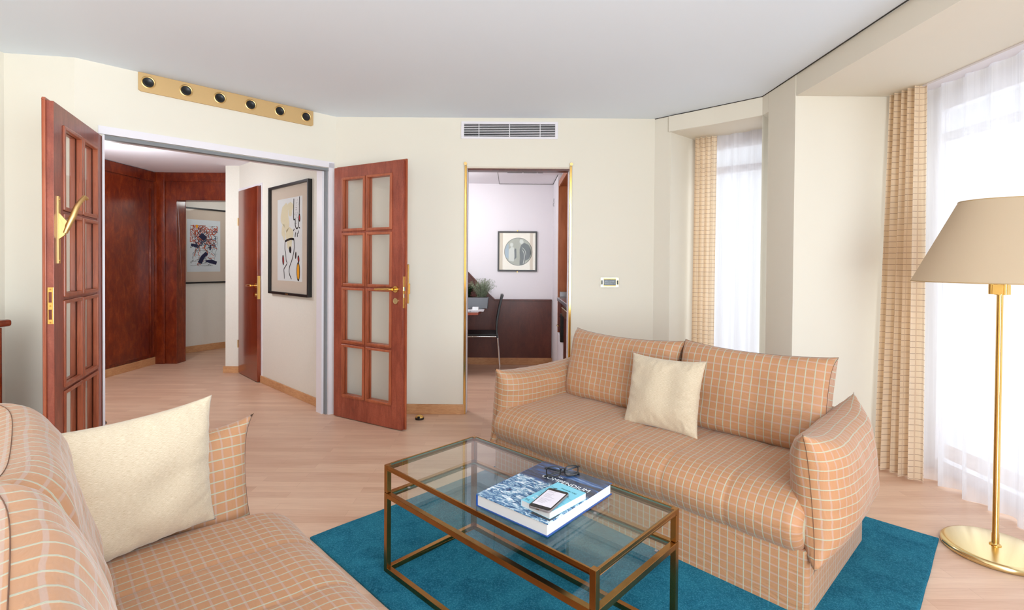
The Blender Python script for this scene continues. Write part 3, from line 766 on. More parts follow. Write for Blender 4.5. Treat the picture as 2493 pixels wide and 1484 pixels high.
# scribbled print at the end of the hall
x_0 = 0.9
e, S, w, h = picture(MPW, x_0 + 0.008, x_0 + 0.712, 0.985, 2.068, 0.021, 0.03, 'black framed scribbled print in rust and navy at the far end of the hall', group=None)
sw, sh = 0.235, 0.375
it = []
layer(plain('cool_paper', (222, 230, 234), 0.9)); b.addm([S @ Vector(p) for p in ((-sw, -sh, 0.0006), (sw, -sh, 0.0006), (sw, sh, 0.0006), (-sw, sh, 0.0006))], [(0, 1, 2, 3)])
def scrib(mat, n, box, wd, z, step=0.03, steps=6):
    layer(mat)
    for k in range(n):
        x = random.uniform(box[0], box[1]); y = random.uniform(box[2], box[3]); a = random.uniform(0, 6.28); pts = [(x, y)]
        for q in range(steps):
            a += random.uniform(-1.1, 1.1); x += math.cos(a) * step; y += math.sin(a) * step
            x = max(-0.19, min(0.19, x)); y = max(-0.29, min(0.29, y)); pts.append((x, y))
        b.ribbon(curve_pts(pts, 4), wd * random.uniform(0.6, 1.4), 0, z, S)
scrib(MRUST, 46, (-0.17, 0.16, 0.0, 0.27), 0.010, 0.0012)
scrib(MRUST, 10, (-0.10, 0.17, -0.27, -0.1), 0.008, 0.0012, 0.02, 3)
scrib(MSTEELINK, 26, (-0.16, 0.16, -0.02, 0.25), 0.009, 0.0015, 0.02, 4)
scrib(MINK, 60, (-0.16, 0.17, -0.28, 0.26), 0.003, 0.0018)
layer(MNAVY)
b.ribbon([(-0.055, 0.16), (0.02, 0.10)], 0.075, 0, 0.002, S); b.ribbon([(0.04, -0.10), (-0.02, -0.16), (-0.06, -0.25)], [0.05, 0.055, 0.06], 0, 0.002, S); b.ribbon([(0.02, -0.22), (0.10, -0.225), (0.18, -0.25)], [0.02, 0.06, 0.05], 0, 0.002, S); b.ribbon([(-0.18, 0.01), (-0.09, 0.0)], 0.04, 0, 0.002, S); b.ribbon([(0.09, 0.02), (0.085, -0.06)], 0.022, 0, 0.002, S)
layer(MORANGE); b.ribbon([(-0.10, 0.30), (-0.10, 0.255)], 0.028, 0, 0.002, S)
multi('print', it, e)
# ------------------------------------------------------------------ kitchen
KY = 6.545; KX = 0.525
b = MB(); b.box((-1.35, KY, 0), (1.30, KY + 0.1, 2.45)); struct('wall_kitchen_back', b, MKITW)
b = MB(); b.box((KX, 5.86, 0), (KX + 0.05, KY, 2.45)); struct('wall_kitchen_right', b, MKITW)
b = MB(); b.box((1.22, 4.48, 0), (1.30, KY, 2.45)); struct('wall_kitchen_side', b, MKITW)
b = MB(); b.prism([(-1.45, 4.50), (-1.35, 4.50), (-1.35, KY + 0.1), (-1.45, KY + 0.1)], 0, 2.45); struct('wall_kitchen_left', b, MKITW)
b = MB(); b.box((-1.45, 4.49, 2.33), (1.30, KY + 0.1, 2.43)); struct('ceiling_kitchen', b, MKITW)
b = MB(); b.box((-0.172, 4.6, 2.3285), (-0.168, KY, 2.3305)); b.box((-0.17, KY - 0.006, 2.324), (KX, KY, 2.3305)); b.box((KX - 0.006, 5.86, 2.326), (KX, KY, 2.3305)); struct('trim_7', b, MGAP)
# linear slot fitting in the ceiling
e = tag(empty('ceiling_slot', (0.14, 5.75, 2.33)), 'slim slotted fitting in the kitchen ceiling', 'ceiling fitting')
b = MB(); b.box((-0.21, -0.06, -0.006), (0.21, 0.06, 0)); mesh('plate', b, MWHITE, e, bevel=0.002)
b = MB(); b.box((-0.20, -0.055, -0.0075), (-0.03, -0.012, -0.006)); b.box((-0.02, -0.055, -0.0075), (0.13, -0.012, -0.006)); b.box((0.14, -0.055, -0.0075), (0.20, -0.012, -0.006)); mesh('slot', b, MBLACK, e)
# wainscot and skirting
e = tag(empty('wainscot', (0, KY, 0)), 'dark wood wainscot panel with stepped slanting top on the kitchen wall', 'wall panel')
prof = [(0.515, 0.832), (-0.222, 0.832), (-0.312, 0.915), (-0.62, 1.235), (-1.3, 1.95)]
def XZ(y): return Matrix(((1, 0, 0, 0), (0, 0, -1, y), (0, 1, 0, 0), (0, 0, 0, 1)))
b = MB(); b.prism([(-1.3, 0.09), (0.515, 0.09)] + prof, 0, 0.02, XZ(0)); mesh('panel', b, MPANEL, e)
b = MB()
for i in range(len(prof) - 1):
    p, q = Vector(prof[i]), Vector(prof[i + 1]); n = (q - p).normalized(); m_ = Vector((n.y, -n.x))
    m_ = -m_ if m_.y < 0 else m_
    b.prism([tuple(p - m_ * 0.008), tuple(q - m_ * 0.008), tuple(q + m_ * 0.013), tuple(p + m_ * 0.013)], 0, 0.030, XZ(0))
mesh('cap_rail', b, MPANEL, e, bevel=0.003)
b = MB(); b.box((-1.3, KY - 0.022, 0), (KX, KY, 0.09)); b.box((KX - 0.016, 5.9, 0), (KX, KY, 0.07)); struct('baseboard_kitchen', b, MOAK, bevel=0.003)
# small outlet bracket on the white side wall
e = tag(empty('wall_bracket', (KX, 6.66 - 0.25, 2.07)), 'tiny chrome bracket high on the white kitchen side wall', 'bracket')
b = MB()
for (y, z) in ((0, 0), (-0.05, 0.04), (-0.03, -0.04), (0.035, -0.02), (-0.055, -0.0)): b.cyl((0, y, z), (-0.014, y, z), 0.012, 12)
b.tube([(-0.008, 0.035, -0.02), (-0.008, 0, 0), (-0.008, -0.05, 0.04)], 0.004); b.tube([(-0.008, -0.055, 0), (-0.008, 0, 0), (-0.008, -0.03, -0.04)], 0.004)
mesh('bracket', b, MCHROME, e, autos=40)
# kitchenette
e = tag(empty('kitchenette', (0.53, 5.2, 0)), 'cherry wood kitchenette with steel worktop seen through the kitchen opening', 'kitchen cabinet')
b = MB(); b.box((0, 0.63, 0), (0.68, 0.655, 2.24)); mesh('side_panel', b, MCAB, e)
b = MB(); b.box((0.012, -0.64, 2.20), (0.68, 0.63, 2.24)); b.box((0.0, -0.64, 2.19), (0.018, 0.63, 2.255)); mesh('top_panel', b, MCAB, e, bevel=0.002)
b = MB(); b.box((0.03, -0.64, 2.255), (0.68, 0.65, 2.327)); mesh('bulkhead', b, plain('mauve_grey_paint', (196, 184, 190), 0.7), e)
b = MB(); b.box((0.60, -0.64, 0.94), (0.68, 0.63, 2.20)); mesh('back_panel', b, MCAB, e)
b = MB(); b.box((-0.012, -0.64, 0.885), (0.62, 0.63, 0.925)); b.box((0.02, 0.605, 0.925), (0.6, 0.63, 0.985)); mesh('worktop', b, MSTEEL, e, bevel=0.004)
b = MB(); b.box((0.02, -0.64, 0.02), (0.62, 0.63, 0.885)); mesh('carcass', b, MPANEL, e)
b = MB(); b.box((0.0, 0.30, 0.72), (0.02, 0.62, 0.88)); mesh('drawer', b, MPANEL, e, bevel=0.002)
d2 = mesh('drawer', MB().box((0.0, 0.30, 0.545), (0.02, 0.62, 0.712)), MPANEL, e, bevel=0.002)
mesh('handle', MB().tube([(0, 0.42, 0.615), (-0.022, 0.425, 0.615), (-0.022, 0.495, 0.615), (0, 0.50, 0.615)], 0.005), MBRASSP, d2, smooth=True)
b = MB(); b.box((-0.004, 0.0, 0.05), (0.02, 0.61, 0.52)); tag(mesh('door', b, MWHITE, e, bevel=0.004), 'white appliance door')
b = MB(); b.box((-0.03, -0.02, 0.50), (0.02, 0.05, 0.79)); tag(mesh('handle', b, MBLACK, e, bevel=0.004), 'black grip')
b = MB(); b.box((-0.02, -0.60, 0.78), (0.02, 0.0, 0.86)); tag(mesh('control_strip', b, MBRASSP, e, bevel=0.004), 'pale metal control strip')
b = MB(); b.box((0.0, -0.62, 0.06), (0.02, -0.03, 0.76)); mesh('door', b, MPANEL, e, bevel=0.003)
# round-view photograph
MK = Matrix.Identity(4); MK[1][3] = KY
e, S, w, h = picture(MK, -0.186, 0.320, 1.203, 1.718, 0.020, 0.02, 'small square framed round vignette of two figures on the white kitchen wall', fm=plain('dark_brown_frame', (44, 34, 30), 0.35), mm=plain('ivory_mount', (232, 222, 202), 0.9))
b = MB(); b.box((-0.006, -0.008, h), (0.006, 0, h + 0.016)); mesh('clip', b, MBRONZE, e)
b = MB(); b.box((-0.006, -0.008, -h - 0.014), (0.006, 0, -h)); mesh('clip', b, MBRONZE, e)
b = MB(); blob(b, 0.012, -0.004, 0.180, 0.180, S, 0, 48, 0.0008); mesh('ring_line', b, MINK, e)
b = MB(); blob(b, 0.012, -0.004, 0.175, 0.175, S, 0, 48, 0.0012); pr = mesh('print', b, plain('sepia_grey_print', (166, 168, 152), 0.9, nscale=12, namt=0.25), e)
def poly(b, pts, z): b.addm([S @ Vector((x, y, z)) for x, y in pts], [tuple(range(len(pts)))])
b = MB(); poly(b, [(0.03, 0.03), (0.05, 0.085), (0.09, 0.11), (0.145, 0.085), (0.17, 0.03), (0.178, -0.03), (0.15, -0.095), (0.10, -0.12), (0.04, -0.10), (0.03, -0.04)], 0.0016); poly(b, [(0.03, -0.10), (0.10, -0.12), (0.09, -0.165), (0.03, -0.175)], 0.0016)
poly(b, [(-0.04, 0.0), (-0.03, 0.04), (-0.015, 0.03), (-0.01, -0.08), (-0.04, -0.11)], 0.0016); mesh('dark_figure', b, plain('grey_figure', (84, 86, 86), 0.9), pr)
b = MB(); blob(b, 0.052, 0.125, 0.026, 0.030, S, 0.3, z=0.002); poly(b, [(-0.11, -0.12), (-0.11, 0.02), (-0.075, 0.06), (-0.045, 0.05), (-0.035, -0.06), (-0.045, -0.13)], 0.002); blob(b, -0.075, 0.085, 0.022, 0.026, S, z=0.0022)
b.ribbon(curve_pts([(0.06, 0.02), (0.085, -0.02), (0.09, -0.08), (0.075, -0.16)]), 0.007, 0, 0.002, S); b.ribbon(curve_pts([(0.06, 0.05), (0.10, 0.01), (0.11, -0.05)]), 0.005, 0, 0.002, S); mesh('pale_figure', b, plain('pale_figure', (206, 210, 200), 0.9), pr)
b = MB(); poly(b, [(-0.155, -0.07), (-0.16, 0.02), (-0.13, 0.095), (-0.112, 0.09), (-0.112, -0.10)], 0.0015); mesh('blue_grey_area', b, plain('blue_grey_area', (158, 176, 186), 0.9), pr)
# table, planter, magazines, box
e = tag(empty('kitchen_table', (-0.85, 6.08, 0)), 'red-brown wall table with planter at the kitchen wainscot', 'table')
b = MB(); b.prism([(-0.46, -0.40), (0.475, -0.40), (0.525, 0.40), (-0.46, 0.40)], 0.722, 0.750); mesh('table_top', b, plain('red_wood_top', (150, 66, 40), 0.3, nscale=8, namt=0.15), e, bevel=0.002)
b = MB(); b.prism([(-0.455, -0.395), (0.47, -0.395), (0.52, 0.395), (-0.455, 0.395)], 0.7505, 0.7525); tag(mesh('writing_surface', b, plain('grey_laminate', (150, 146, 148), 0.25), e), 'grey laminate surface')
b = MB(); b.box((-0.40, 0.0, 0), (-0.35, 0.05, 0.722)); b.box((-0.44, 0.02, 0.68), (0.30, 0.05, 0.722)); mesh('leg', b, MPANEL, e)
def planter():
    e = tag(empty('herb_planter', (-0.47, 6.22, 0.7527)), 'grey trough planter with green and silvery herbs on the kitchen table', 'planter')
    b = MB(); b.prism([(-0.30, -0.07), (0.175, -0.07), (0.175, 0.07), (-0.30, 0.07)], 0, 0.135)
    for i in range(4, 8): x, y, z = b.v[i]; b.v[i] = (x * 1.06, y * 1.15, z)
    mesh('trough', b, MPOT, e, bevel=0.006)
    b = MB(); b.box((-0.30, -0.065, 0.13), (0.17, 0.065, 0.139)); mesh('soil', b, MSOIL, e)
    def herb(nm, mat, cx, spread, hh, n, leafy, lab):
        b = MB()
        for k in range(n):
            a = random.uniform(0, 6.28); r0 = random.uniform(0, 0.05); tilt = random.uniform(0.05, spread)
            p = Vector((cx + r0 * math.cos(a), 0.04 * math.sin(a), 0.13)); d = Vector((math.cos(a) * tilt, math.sin(a) * tilt * 0.7, 1)).normalized(); L = hh * random.uniform(0.6, 1.0)
            pts = []
            for q in range(6):
                pts.append(p.copy()); d = (d + Vector((random.uniform(-.12, .12), random.uniform(-.12, .12), -0.03 if not leafy else -0.12 * q / 5))).normalized(); p = p + d * (L / 5)
            b.tube(pts, 0.0012, 4)
            for q in range(1, 6):
                for z in range(5 if not leafy else 4):
                    a2 = random.uniform(0, 6.28); dd = (Vector((math.cos(a2), math.sin(a2), 0.5 if not leafy else 0.2))).normalized(); o = pts[q] - Vector((0, 0, random.uniform(0, L / 6)))
                    ln = 0.024 if not leafy else 0.034; wd = 0.0026 if not leafy else 0.010; s_ = dd.cross(Vector((0, 0, 1))).normalized() * wd
                    b.addm([o, o + dd * ln * 0.5 + s_, o + dd * ln, o + dd * ln * 0.5 - s_], [(0, 1, 2, 3)])
        tag(mesh(nm, b, mat, e), lab)
    herb('herb', MHERBD, -0.10, 0.6, 0.17, 70, True, 'bushy dark green herb'); herb('herb', MHERB, 0.10, 0.75, 0.25, 110, False, 'silvery needle-leaved herb')
planter()
e = tag(empty('magazine', (-0.47, 5.88, 0.7527)), 'open magazine lying on the kitchen table', 'magazine')
b = MB(); b.box((-0.19, -0.10, 0), (0.005, 0.10, 0.006)); b.box((-0.005, -0.10, 0), (0.15, 0.10, 0.009)); mesh('pages', b, plain('printed_page', (206, 202, 204), 0.6, nscale=40, namt=0.3), e)
e = tag(empty('white_box', (-0.42, 5.88, 0.762)), 'small white box on the open magazine', 'box')
b = MB(); b.box((-0.035, -0.03, 0), (0.035, 0.03, 0.035)); mesh('box', b, MTEXTW, e, bevel=0.003)
# chair
e = tag(empty('dining_chair', (-0.36, 6.10, 0), math.radians(2)), 'black leather dining chair with chrome legs at the kitchen table', 'chair')
b = MB(); b.prism([(-0.22, -0.20), (0.185, -0.20), (0.19, 0.20), (-0.22, 0.20)], 0.455, 0.478); mesh('seat', b, MBLACKL, e, bevel=0.008, seg=3)
b = MB(); nb = 14; v = []; f = []
for i in range(nb + 1):
    t = i / nb; z = 0.43 + 0.50 * t; x = 0.185 - 0.010 * math.sin(t * math.pi) + 0.085 * max(0, t - 0.25) ** 1.2
    hw = 0.19 - 0.02 * t; th = 0.012 if t < 0.93 else 0.016
    for (dx_, y) in ((-th, -hw), (th, -hw), (th, hw), (-th, hw)): v.append((x + dx_, y, z))
for i in range(nb):
    for k in range(4): l = (k + 1) % 4; f.append((i * 4 + k, i * 4 + l, i * 4 + 4 + l, i * 4 + 4 + k))
f += [(3, 2, 1, 0), (nb * 4, nb * 4 + 1, nb * 4 + 2, nb * 4 + 3)]
b.addm(v, f); mesh('backrest', b, MBLACKL, e, bevel=0.004, autos=40)
for sy in (-1, 1):
    b = MB(); b.tube([(0.10, sy * 0.175, 0.448), (0.18, sy * 0.178, 0.448), (0.192, sy * 0.18, 0.435), (0.225, sy * 0.185, 0.01)], 0.0095, 12); b.cyl((0.225, sy * 0.185, 0), (0.225, sy * 0.185, 0.012), 0.012, 12); mesh('leg', b, MCHROME, e, autos=50)
    b = MB(); b.tube([(-0.10, sy * 0.175, 0.448), (-0.19, sy * 0.178, 0.448), (-0.20, sy * 0.18, 0.435), (-0.215, sy * 0.185, 0.0)], 0.0095, 12); mesh('leg', b, MCHROME, e, autos=50)
b = MB(); b.tube([(0.10, -0.175, 0.448), (0.10, 0.175, 0.448)], 0.008, 10); b.tube([(-0.1, -0.175, 0.448), (-0.1, 0.175, 0.448)], 0.008, 10); b.tube([(-0.1, -0.175, 0.448), (0.1, -0.175, 0.448)], 0.008); b.tube([(-0.1, 0.175, 0.448), (0.1, 0.175, 0.448)], 0.008); mesh('seat_frame', b, MCHROME, e, autos=50)

# ------------------------------------------------------------------ small floor things, sideboard
def doorstop(x, y, label):
    e = tag(empty('door_stop', (x, y, 0)), label, 'door stop')
    b = MB(); b.lathe([(0.036, 0), (0.037, 0.004), (0.037, 0.014), (0.034, 0.016)], 28); mesh('rubber_base', b, MBLACK, e, autos=40)
    b = MB(); b.lathe([(0.034, 0.0155), (0.030, 0.026), (0.020, 0.033), (0.008, 0.036), (0.0, 0.0365)], 28); mesh('dome', b, MBRASS, e, autos=60)
    b = MB(); b.box((-0.012, -0.037, 0.010), (0.010, -0.022, 0.030)); mesh('buffer', b, MBLACK, e, bevel=0.004)
doorstop(-0.762, 4.215, 'brass dome door stop on the floor beside the right-hand glazed door')
doorstop(-3.262, 4.02, 'half-hidden brass dome door stop behind the left-hand glazed door')
e = tag(empty('sideboard', (-2.84, 2.2, 0)), 'dark wood sideboard standing against the left wall', 'sideboard')
b = MB(); b.box((-0.215, -0.6, 0.06), (0.205, 0.42, 0.95)); mesh('body', b, MDARK, e, bevel=0.003)
b = MB(); b.box((-0.225, -0.62, 0.955), (0.235, 0.447, 0.992)); mesh('top', b, MDARK, e, bevel=0.014, seg=4)
b = MB(); b.box((-0.205, -0.58, 0), (0.18, 0.40, 0.06)); mesh('plinth', b, MDARK, e)
for k in range(2):
    b = MB(); b.box((0.205, -0.58 + k * 0.5, 0.10), (0.222, -0.10 + k * 0.5, 0.93)); d_ = mesh('door', b, MDARK, e, bevel=0.003)
    b = MB(); b.lathe([(0.006, 0), (0.006, 0.012), (0.013, 0.018), (0.010, 0.026), (0, 0.028)], 16, Matrix.Translation((0.222, -0.13 + k * 0.08, 0.6)) @ Matrix.Rotation(math.pi / 2, 4, 'Y')); mesh('knob', b, MBRASS, d_, smooth=True)

# ------------------------------------------------------------------ curtains
def sheet(name, path, z0, z1, mat, parent=None, nz=24, top=None, hem=0.0, amp_top=0.5):
    """path: function s -> (x, y, nx, ny, offset, arclen) sampled list ; offset grows downward"""
    v = []; f = []; uv = []
    n = len(path)
    for j in range(nz + 1):
        t = j / nz; z = z1 + (z0 - z1) * t; a = amp_top + (1 - amp_top) * t
        for i, p in enumerate(path):
            x0, y0, nx, ny, off, al, x1, y1, zb = p
            bx = x0 + (x1 - x0) * t; by = y0 + (y1 - y0) * t
            zz = z + (zb if j == nz else zb * t * t * 0.3)
            v.append((bx + nx * off * a, by + ny * off * a, zz))
    b = MB()
    for j in range(nz):
        for i in range(n - 1):
            q = (j * n + i, (j + 1) * n + i, (j + 1) * n + i + 1, j * n + i + 1)
            f.append(q)
            zt = z1 + (z0 - z1) * j / nz; zb_ = z1 + (z0 - z1) * (j + 1) / nz
            uv.append([(path[i][5], zt), (path[i][5], zb_), (path[i + 1][5], zb_), (path[i + 1][5], zt)])
    b.addm(v, f, uv)
    return mesh(name, b, mat, parent, smooth=True, uv='w')
def curtain_path(a0, a1, b0, b1, folds, amp, n, seed, sharp=1.0, full=2.2):
    a0, a1, b0, b1 = map(Vector, (a0, a1, b0, b1)); d = (a1 - a0); L = d.length; d.normalize(); nn = Vector((d.y, -d.x)); out = []
    rnd = random.Random(seed); ph = [rnd.uniform(-0.6, 0.6) for _ in range(folds + 2)]; am = [rnd.uniform(0.55, 1.15) for _ in range(folds + 2)]
    for i in range(n + 1):
        s = i / n; k = s * folds; q = int(k); fr = k - q
        pa = ph[q] * (1 - fr) + ph[q + 1] * fr; aa = am[q] * (1 - fr) + am[q + 1] * fr
        w = math.sin(2 * math.pi * k + pa); w = math.copysign(abs(w) ** sharp, w) * aa
        w2 = 0.35 * math.cos(2 * math.pi * k + pa)
        ps = a0 + (a1 - a0) * s + d * (w2 * amp * 0.5); pb = b0 + (b1 - b0) * s + d * (w2 * amp * 0.5)
        out.append((ps.x, ps.y, nn.x, nn.y, amp * w, s * L * full, pb.x, pb.y, 0.006 * math.sin(2 * math.pi * k * 0.5 + seed)))
    return out
E0 = tag(empty('sheer_curtain', (2.5, 1.8, 0)), 'long white sheer curtain of the wide window behind the floor lamp', 'curtain', 'sheer curtains')
def attach(o, e):
    o.parent = e; o.matrix_parent_inverse = Matrix.Translation(e.location).inverted(); return o
attach(sheet('panel', curtain_path((2.585, 3.24), (2.600, 0.3), (2.560, 3.16), (2.610, 0.3), 19, 0.046, 700, 3, 1.0, 1.4), 0.008, ZL - 0.002, MSHEER), E0)
b = MB(); b.box((2.50, 0.27, ZL - 0.012), (2.60, 3.31, ZL - 0.0005)); r_ = attach(mesh('rail', b, MWHITE), E0)
E1 = tag(empty('sheer_curtain', (2.0, 4.1, 0)), 'narrow white sheer curtain in the corner bay window behind the sofa', 'curtain', 'sheer curtains')
attach(sheet('panel', curtain_path((1.745, 4.385), (2.36, 3.80), (1.735, 4.375), (2.36, 3.80), 6, 0.030, 260, 5, 1.0, 1.3), 0.008, ZL - 0.002, MSHEER), E1)
E2 = tag(empty('drape', (2.43, 3.2, 0)), 'checked peach drape hanging at the left end of the wide window', 'curtain', 'checked peach drapes')
attach(sheet('panel', curtain_path((2.455, 3.300), (2.485, 3.085), (2.375, 3.275), (2.455, 3.03), 5, 0.050, 340, 8, 0.75, 3.0), 0.012, ZL - 0.004, MDRAPE, nz=40, amp_top=0.8), E2)
E3 = tag(empty('drape', (1.65, 4.4, 0)), 'checked peach drape at the left end of the corner bay window', 'curtain', 'checked peach drapes')
attach(sheet('panel', curtain_path((1.585, 4.44), (1.735, 4.345), (1.56, 4.42), (1.72, 4.33), 4, 0.034, 240, 21, 0.75, 2.8), 0.012, ZL - 0.004, MDRAPE, nz=40, amp_top=0.8), E3)
# ------------------------------------------------------------------ rug
def rugf():
    v_ = Vector((0.702, 0.712)); u_ = Vector((-0.712, 0.702)); Lc = Vector((-0.939, 2.367))
    e = empty('rug', (Lc.x, Lc.y, 0), math.atan2(v_.y, v_.x))
    # local x = v_ (2.11 m), local y = u_ ; the rug spans y from -2.084 to 0
    b = MB(); n = 60; WX, WY = 2.115, -2.10; top = 0.014
    def edge(t, s): return 0.004 * noise.noise(Vector((t * 9, s, 0)))
    out = []
    for i in range(n): t = i / n; out.append((WX * t, edge(t, 1)))
    for i in range(n): t = i / n; out.append((WX + edge(t, 2), WY * t))
    for i in range(n): t = i / n; out.append((WX * (1 - t), WY + edge(t, 3)))
    for i in range(n): t = i / n; out.append((edge(t, 4), WY * (1 - t)))
    cx, cy = WX / 2, WY / 2; N = len(out)
    rings = [(1.0, 0.0005), (1.0, 0.009), (0.997, 0.0125), (0.992, top)]
    v = []; f = []
    for k, z in rings:
        for (x, y) in out: v.append((cx + (x - cx) * k, cy + (y - cy) * k, z))
    for r in range(len(rings) - 1):
        for i in range(N): j = (i + 1) % N; f.append((r * N + i, (r + 1) * N + i, (r + 1) * N + j, r * N + j))
    f.append(tuple((len(rings) - 1) * N + i for i in reversed(range(N))))
    b.addm(v, f)
    me = mesh('pile', b, MRUG, e)
    bm = bmesh.new(); bm.from_mesh(me.data); bmesh.ops.recalc_face_normals(bm, faces=bm.faces); bm.to_mesh(me.data); bm.free()
    tag(e, 'teal short-pile rug under the glass coffee table', 'rug')
rugf()
# ------------------------------------------------------------------ cushions
def pillow_mb(w, h, T, n=4.0, k=0.42, pinch=0.05, cor=0.0, nx=44, ny=36, wr=0.004, seed=0, swap=False, sag=0.0, edge=0.0, sp=1.0, uvoff=(0, 0), puck=0.0, uvk=1.0):
    """soft cushion in the XY plane, thickness along Z, seam round the rim"""
    b = MB()
    def P(a, c, side):
        aa, cc = abs(a), abs(c)
        x = w / 2 * a * (1 - pinch * (1 - cc ** 2.2) * aa); y = h / 2 * c * (1 - pinch * w / h * (1 - aa ** 2.2) * cc)
        spike = (aa * cc) ** 10
        x *= 1 + cor * spike; y *= 1 + cor * spike * w / h * 0.8
        base = max(0.0, (1 - aa ** n)) * max(0.0, (1 - cc ** n))
        t = T / 2 * base ** k
        t += edge * (1 - (aa * cc) ** 6)
        rim = max(aa, cc) ** 3 * base ** 0.25
        g = noise.noise(Vector((x * 9, y * 9, seed + side * 7)))
        t += wr * g * base ** 0.3 * 1.6
        if puck:
            al = (y if aa > cc else x)
            t += puck * rim * noise.noise(Vector((al * 42, 3.3 + seed + side, max(aa, cc) * 4)))
        y -= sag * (1 - aa ** 2) * (1 if c > 0 else 0) * cc
        return (x, y, side * t)
    for side in (1, -1):
        v = []; f = []; uv = []
        for j in range(ny + 1):
            c = math.sin(math.pi / 2 * (-1 + 2 * j / ny)) * 0.35 + (-1 + 2 * j / ny) * 0.65
            for i in range(nx + 1):
                a = math.sin(math.pi / 2 * (-1 + 2 * i / nx)) * 0.35 + (-1 + 2 * i / nx) * 0.65
                v.append(P(a, c, side))
        # arc length uv
        U = [[0] * (nx + 1) for _ in range(ny + 1)]; Vv = [[0] * (nx + 1) for _ in range(ny + 1)]
        mid_j, mid_i = ny // 2, nx // 2
        for j in range(ny + 1):
            for i in range(mid_i + 1, nx + 1): U[j][i] = U[j][i - 1] + (Vector(v[j * (nx + 1) + i]) - Vector(v[j * (nx + 1) + i - 1])).length
            for i in range(mid_i - 1, -1, -1): U[j][i] = U[j][i + 1] - (Vector(v[j * (nx + 1) + i]) - Vector(v[j * (nx + 1) + i + 1])).length
        for i in range(nx + 1):
            for j in range(mid_j + 1, ny + 1): Vv[j][i] = Vv[j - 1][i] + (Vector(v[j * (nx + 1) + i]) - Vector(v[(j - 1) * (nx + 1) + i])).length
            for j in range(mid_j - 1, -1, -1): Vv[j][i] = Vv[j + 1][i] - (Vector(v[j * (nx + 1) + i]) - Vector(v[(j + 1) * (nx + 1) + i])).length
        for j in range(ny):
            for i in range(nx):
                q = [(j, i), (j, i + 1), (j + 1, i + 1), (j + 1, i)]
                if side < 0: q.reverse()
                f.append(tuple(jj * (nx + 1) + ii for jj, ii in q))
                row = []
                for jj, ii in q:
                    a_, c_ = U[jj][ii] * uvk + 3.1, Vv[jj][ii] * uvk + 3.1
                    row.append((c_, a_) if swap else (a_, c_))
                uv.append(row)
        b.addm(v, f, uv)
    rim = []
    m = 40
    for s_ in range(4):
        for i in range(m):
            t = -1 + 2 * i / m
            a, c = ((t, -1), (1, t), (-t, 1), (-1, -t))[s_]
            p = P(a, c, 1); rim.append((p[0] * 1.003, p[1] * 1.003, p[2]))
    if edge:
        # gusset strip between the two faces
        v = []; f = []; uv = []; N = len(rim)
        al = 0; AL = []
        for i in range(N):
            AL.append(al); al += (Vector(rim[(i + 1) % N]) - Vector(rim[i])).length
        v = [(p[0] / 1.003, p[1] / 1.003, p[2]) for p in rim] + [(p[0] / 1.003, p[1] / 1.003, -p[2]) for p in rim]
        for i in range(N):
            j = (i + 1) % N; f.append((i, N + i, N + j, j)); a0_, a1_ = AL[i] + 5, (AL[i] + (Vector(rim[j]) - Vector(rim[i])).length) + 5
            q = [(a0_, rim[i][2] + 3.1), (a0_, -rim[i][2] + 3.1), (a1_, -rim[j][2] + 3.1), (a1_, rim[j][2] + 3.1)]
            uv.append(q)
        b.addm(v, f, uv)
    return b, rim
def cushion(name, parent, M, mat, seam=True, **kw):
    b, rim = pillow_mb(**kw)
    o = mesh(name, b, mat, parent, smooth=True, uv='w')
    bm = bmesh.new(); bm.from_mesh(o.data); bmesh.ops.remove_doubles(bm, verts=bm.verts, dist=2e-4)
    for f in bm.faces: f.smooth = True
    bm.to_mesh(o.data); bm.free()
    o.matrix_local = M
    if seam == 'ends':
        for q in (rim[40:81], rim[120:160] + rim[:1]):
            s = MB(); s.tube(q, 0.0008, 6); mesh('piping', s, MSEAM, o, smooth=True)
    elif seam:
        s = MB(); s.tube(rim, 0.0008, 6, closed=True)
        mesh('piping', s, MSEAM, o, smooth=True)
    return o
def plane_M(center, xdir, ydir):
    x = Vector(xdir).normalized(); y = Vector(ydir); y = (y - x * x.dot(y)).normalized(); z = x.cross(y)
    return Matrix(((x.x, y.x, z.x, center[0]), (x.y, y.y, z.y, center[1]), (x.z, y.z, z.z, center[2]), (0, 0, 0, 1)))
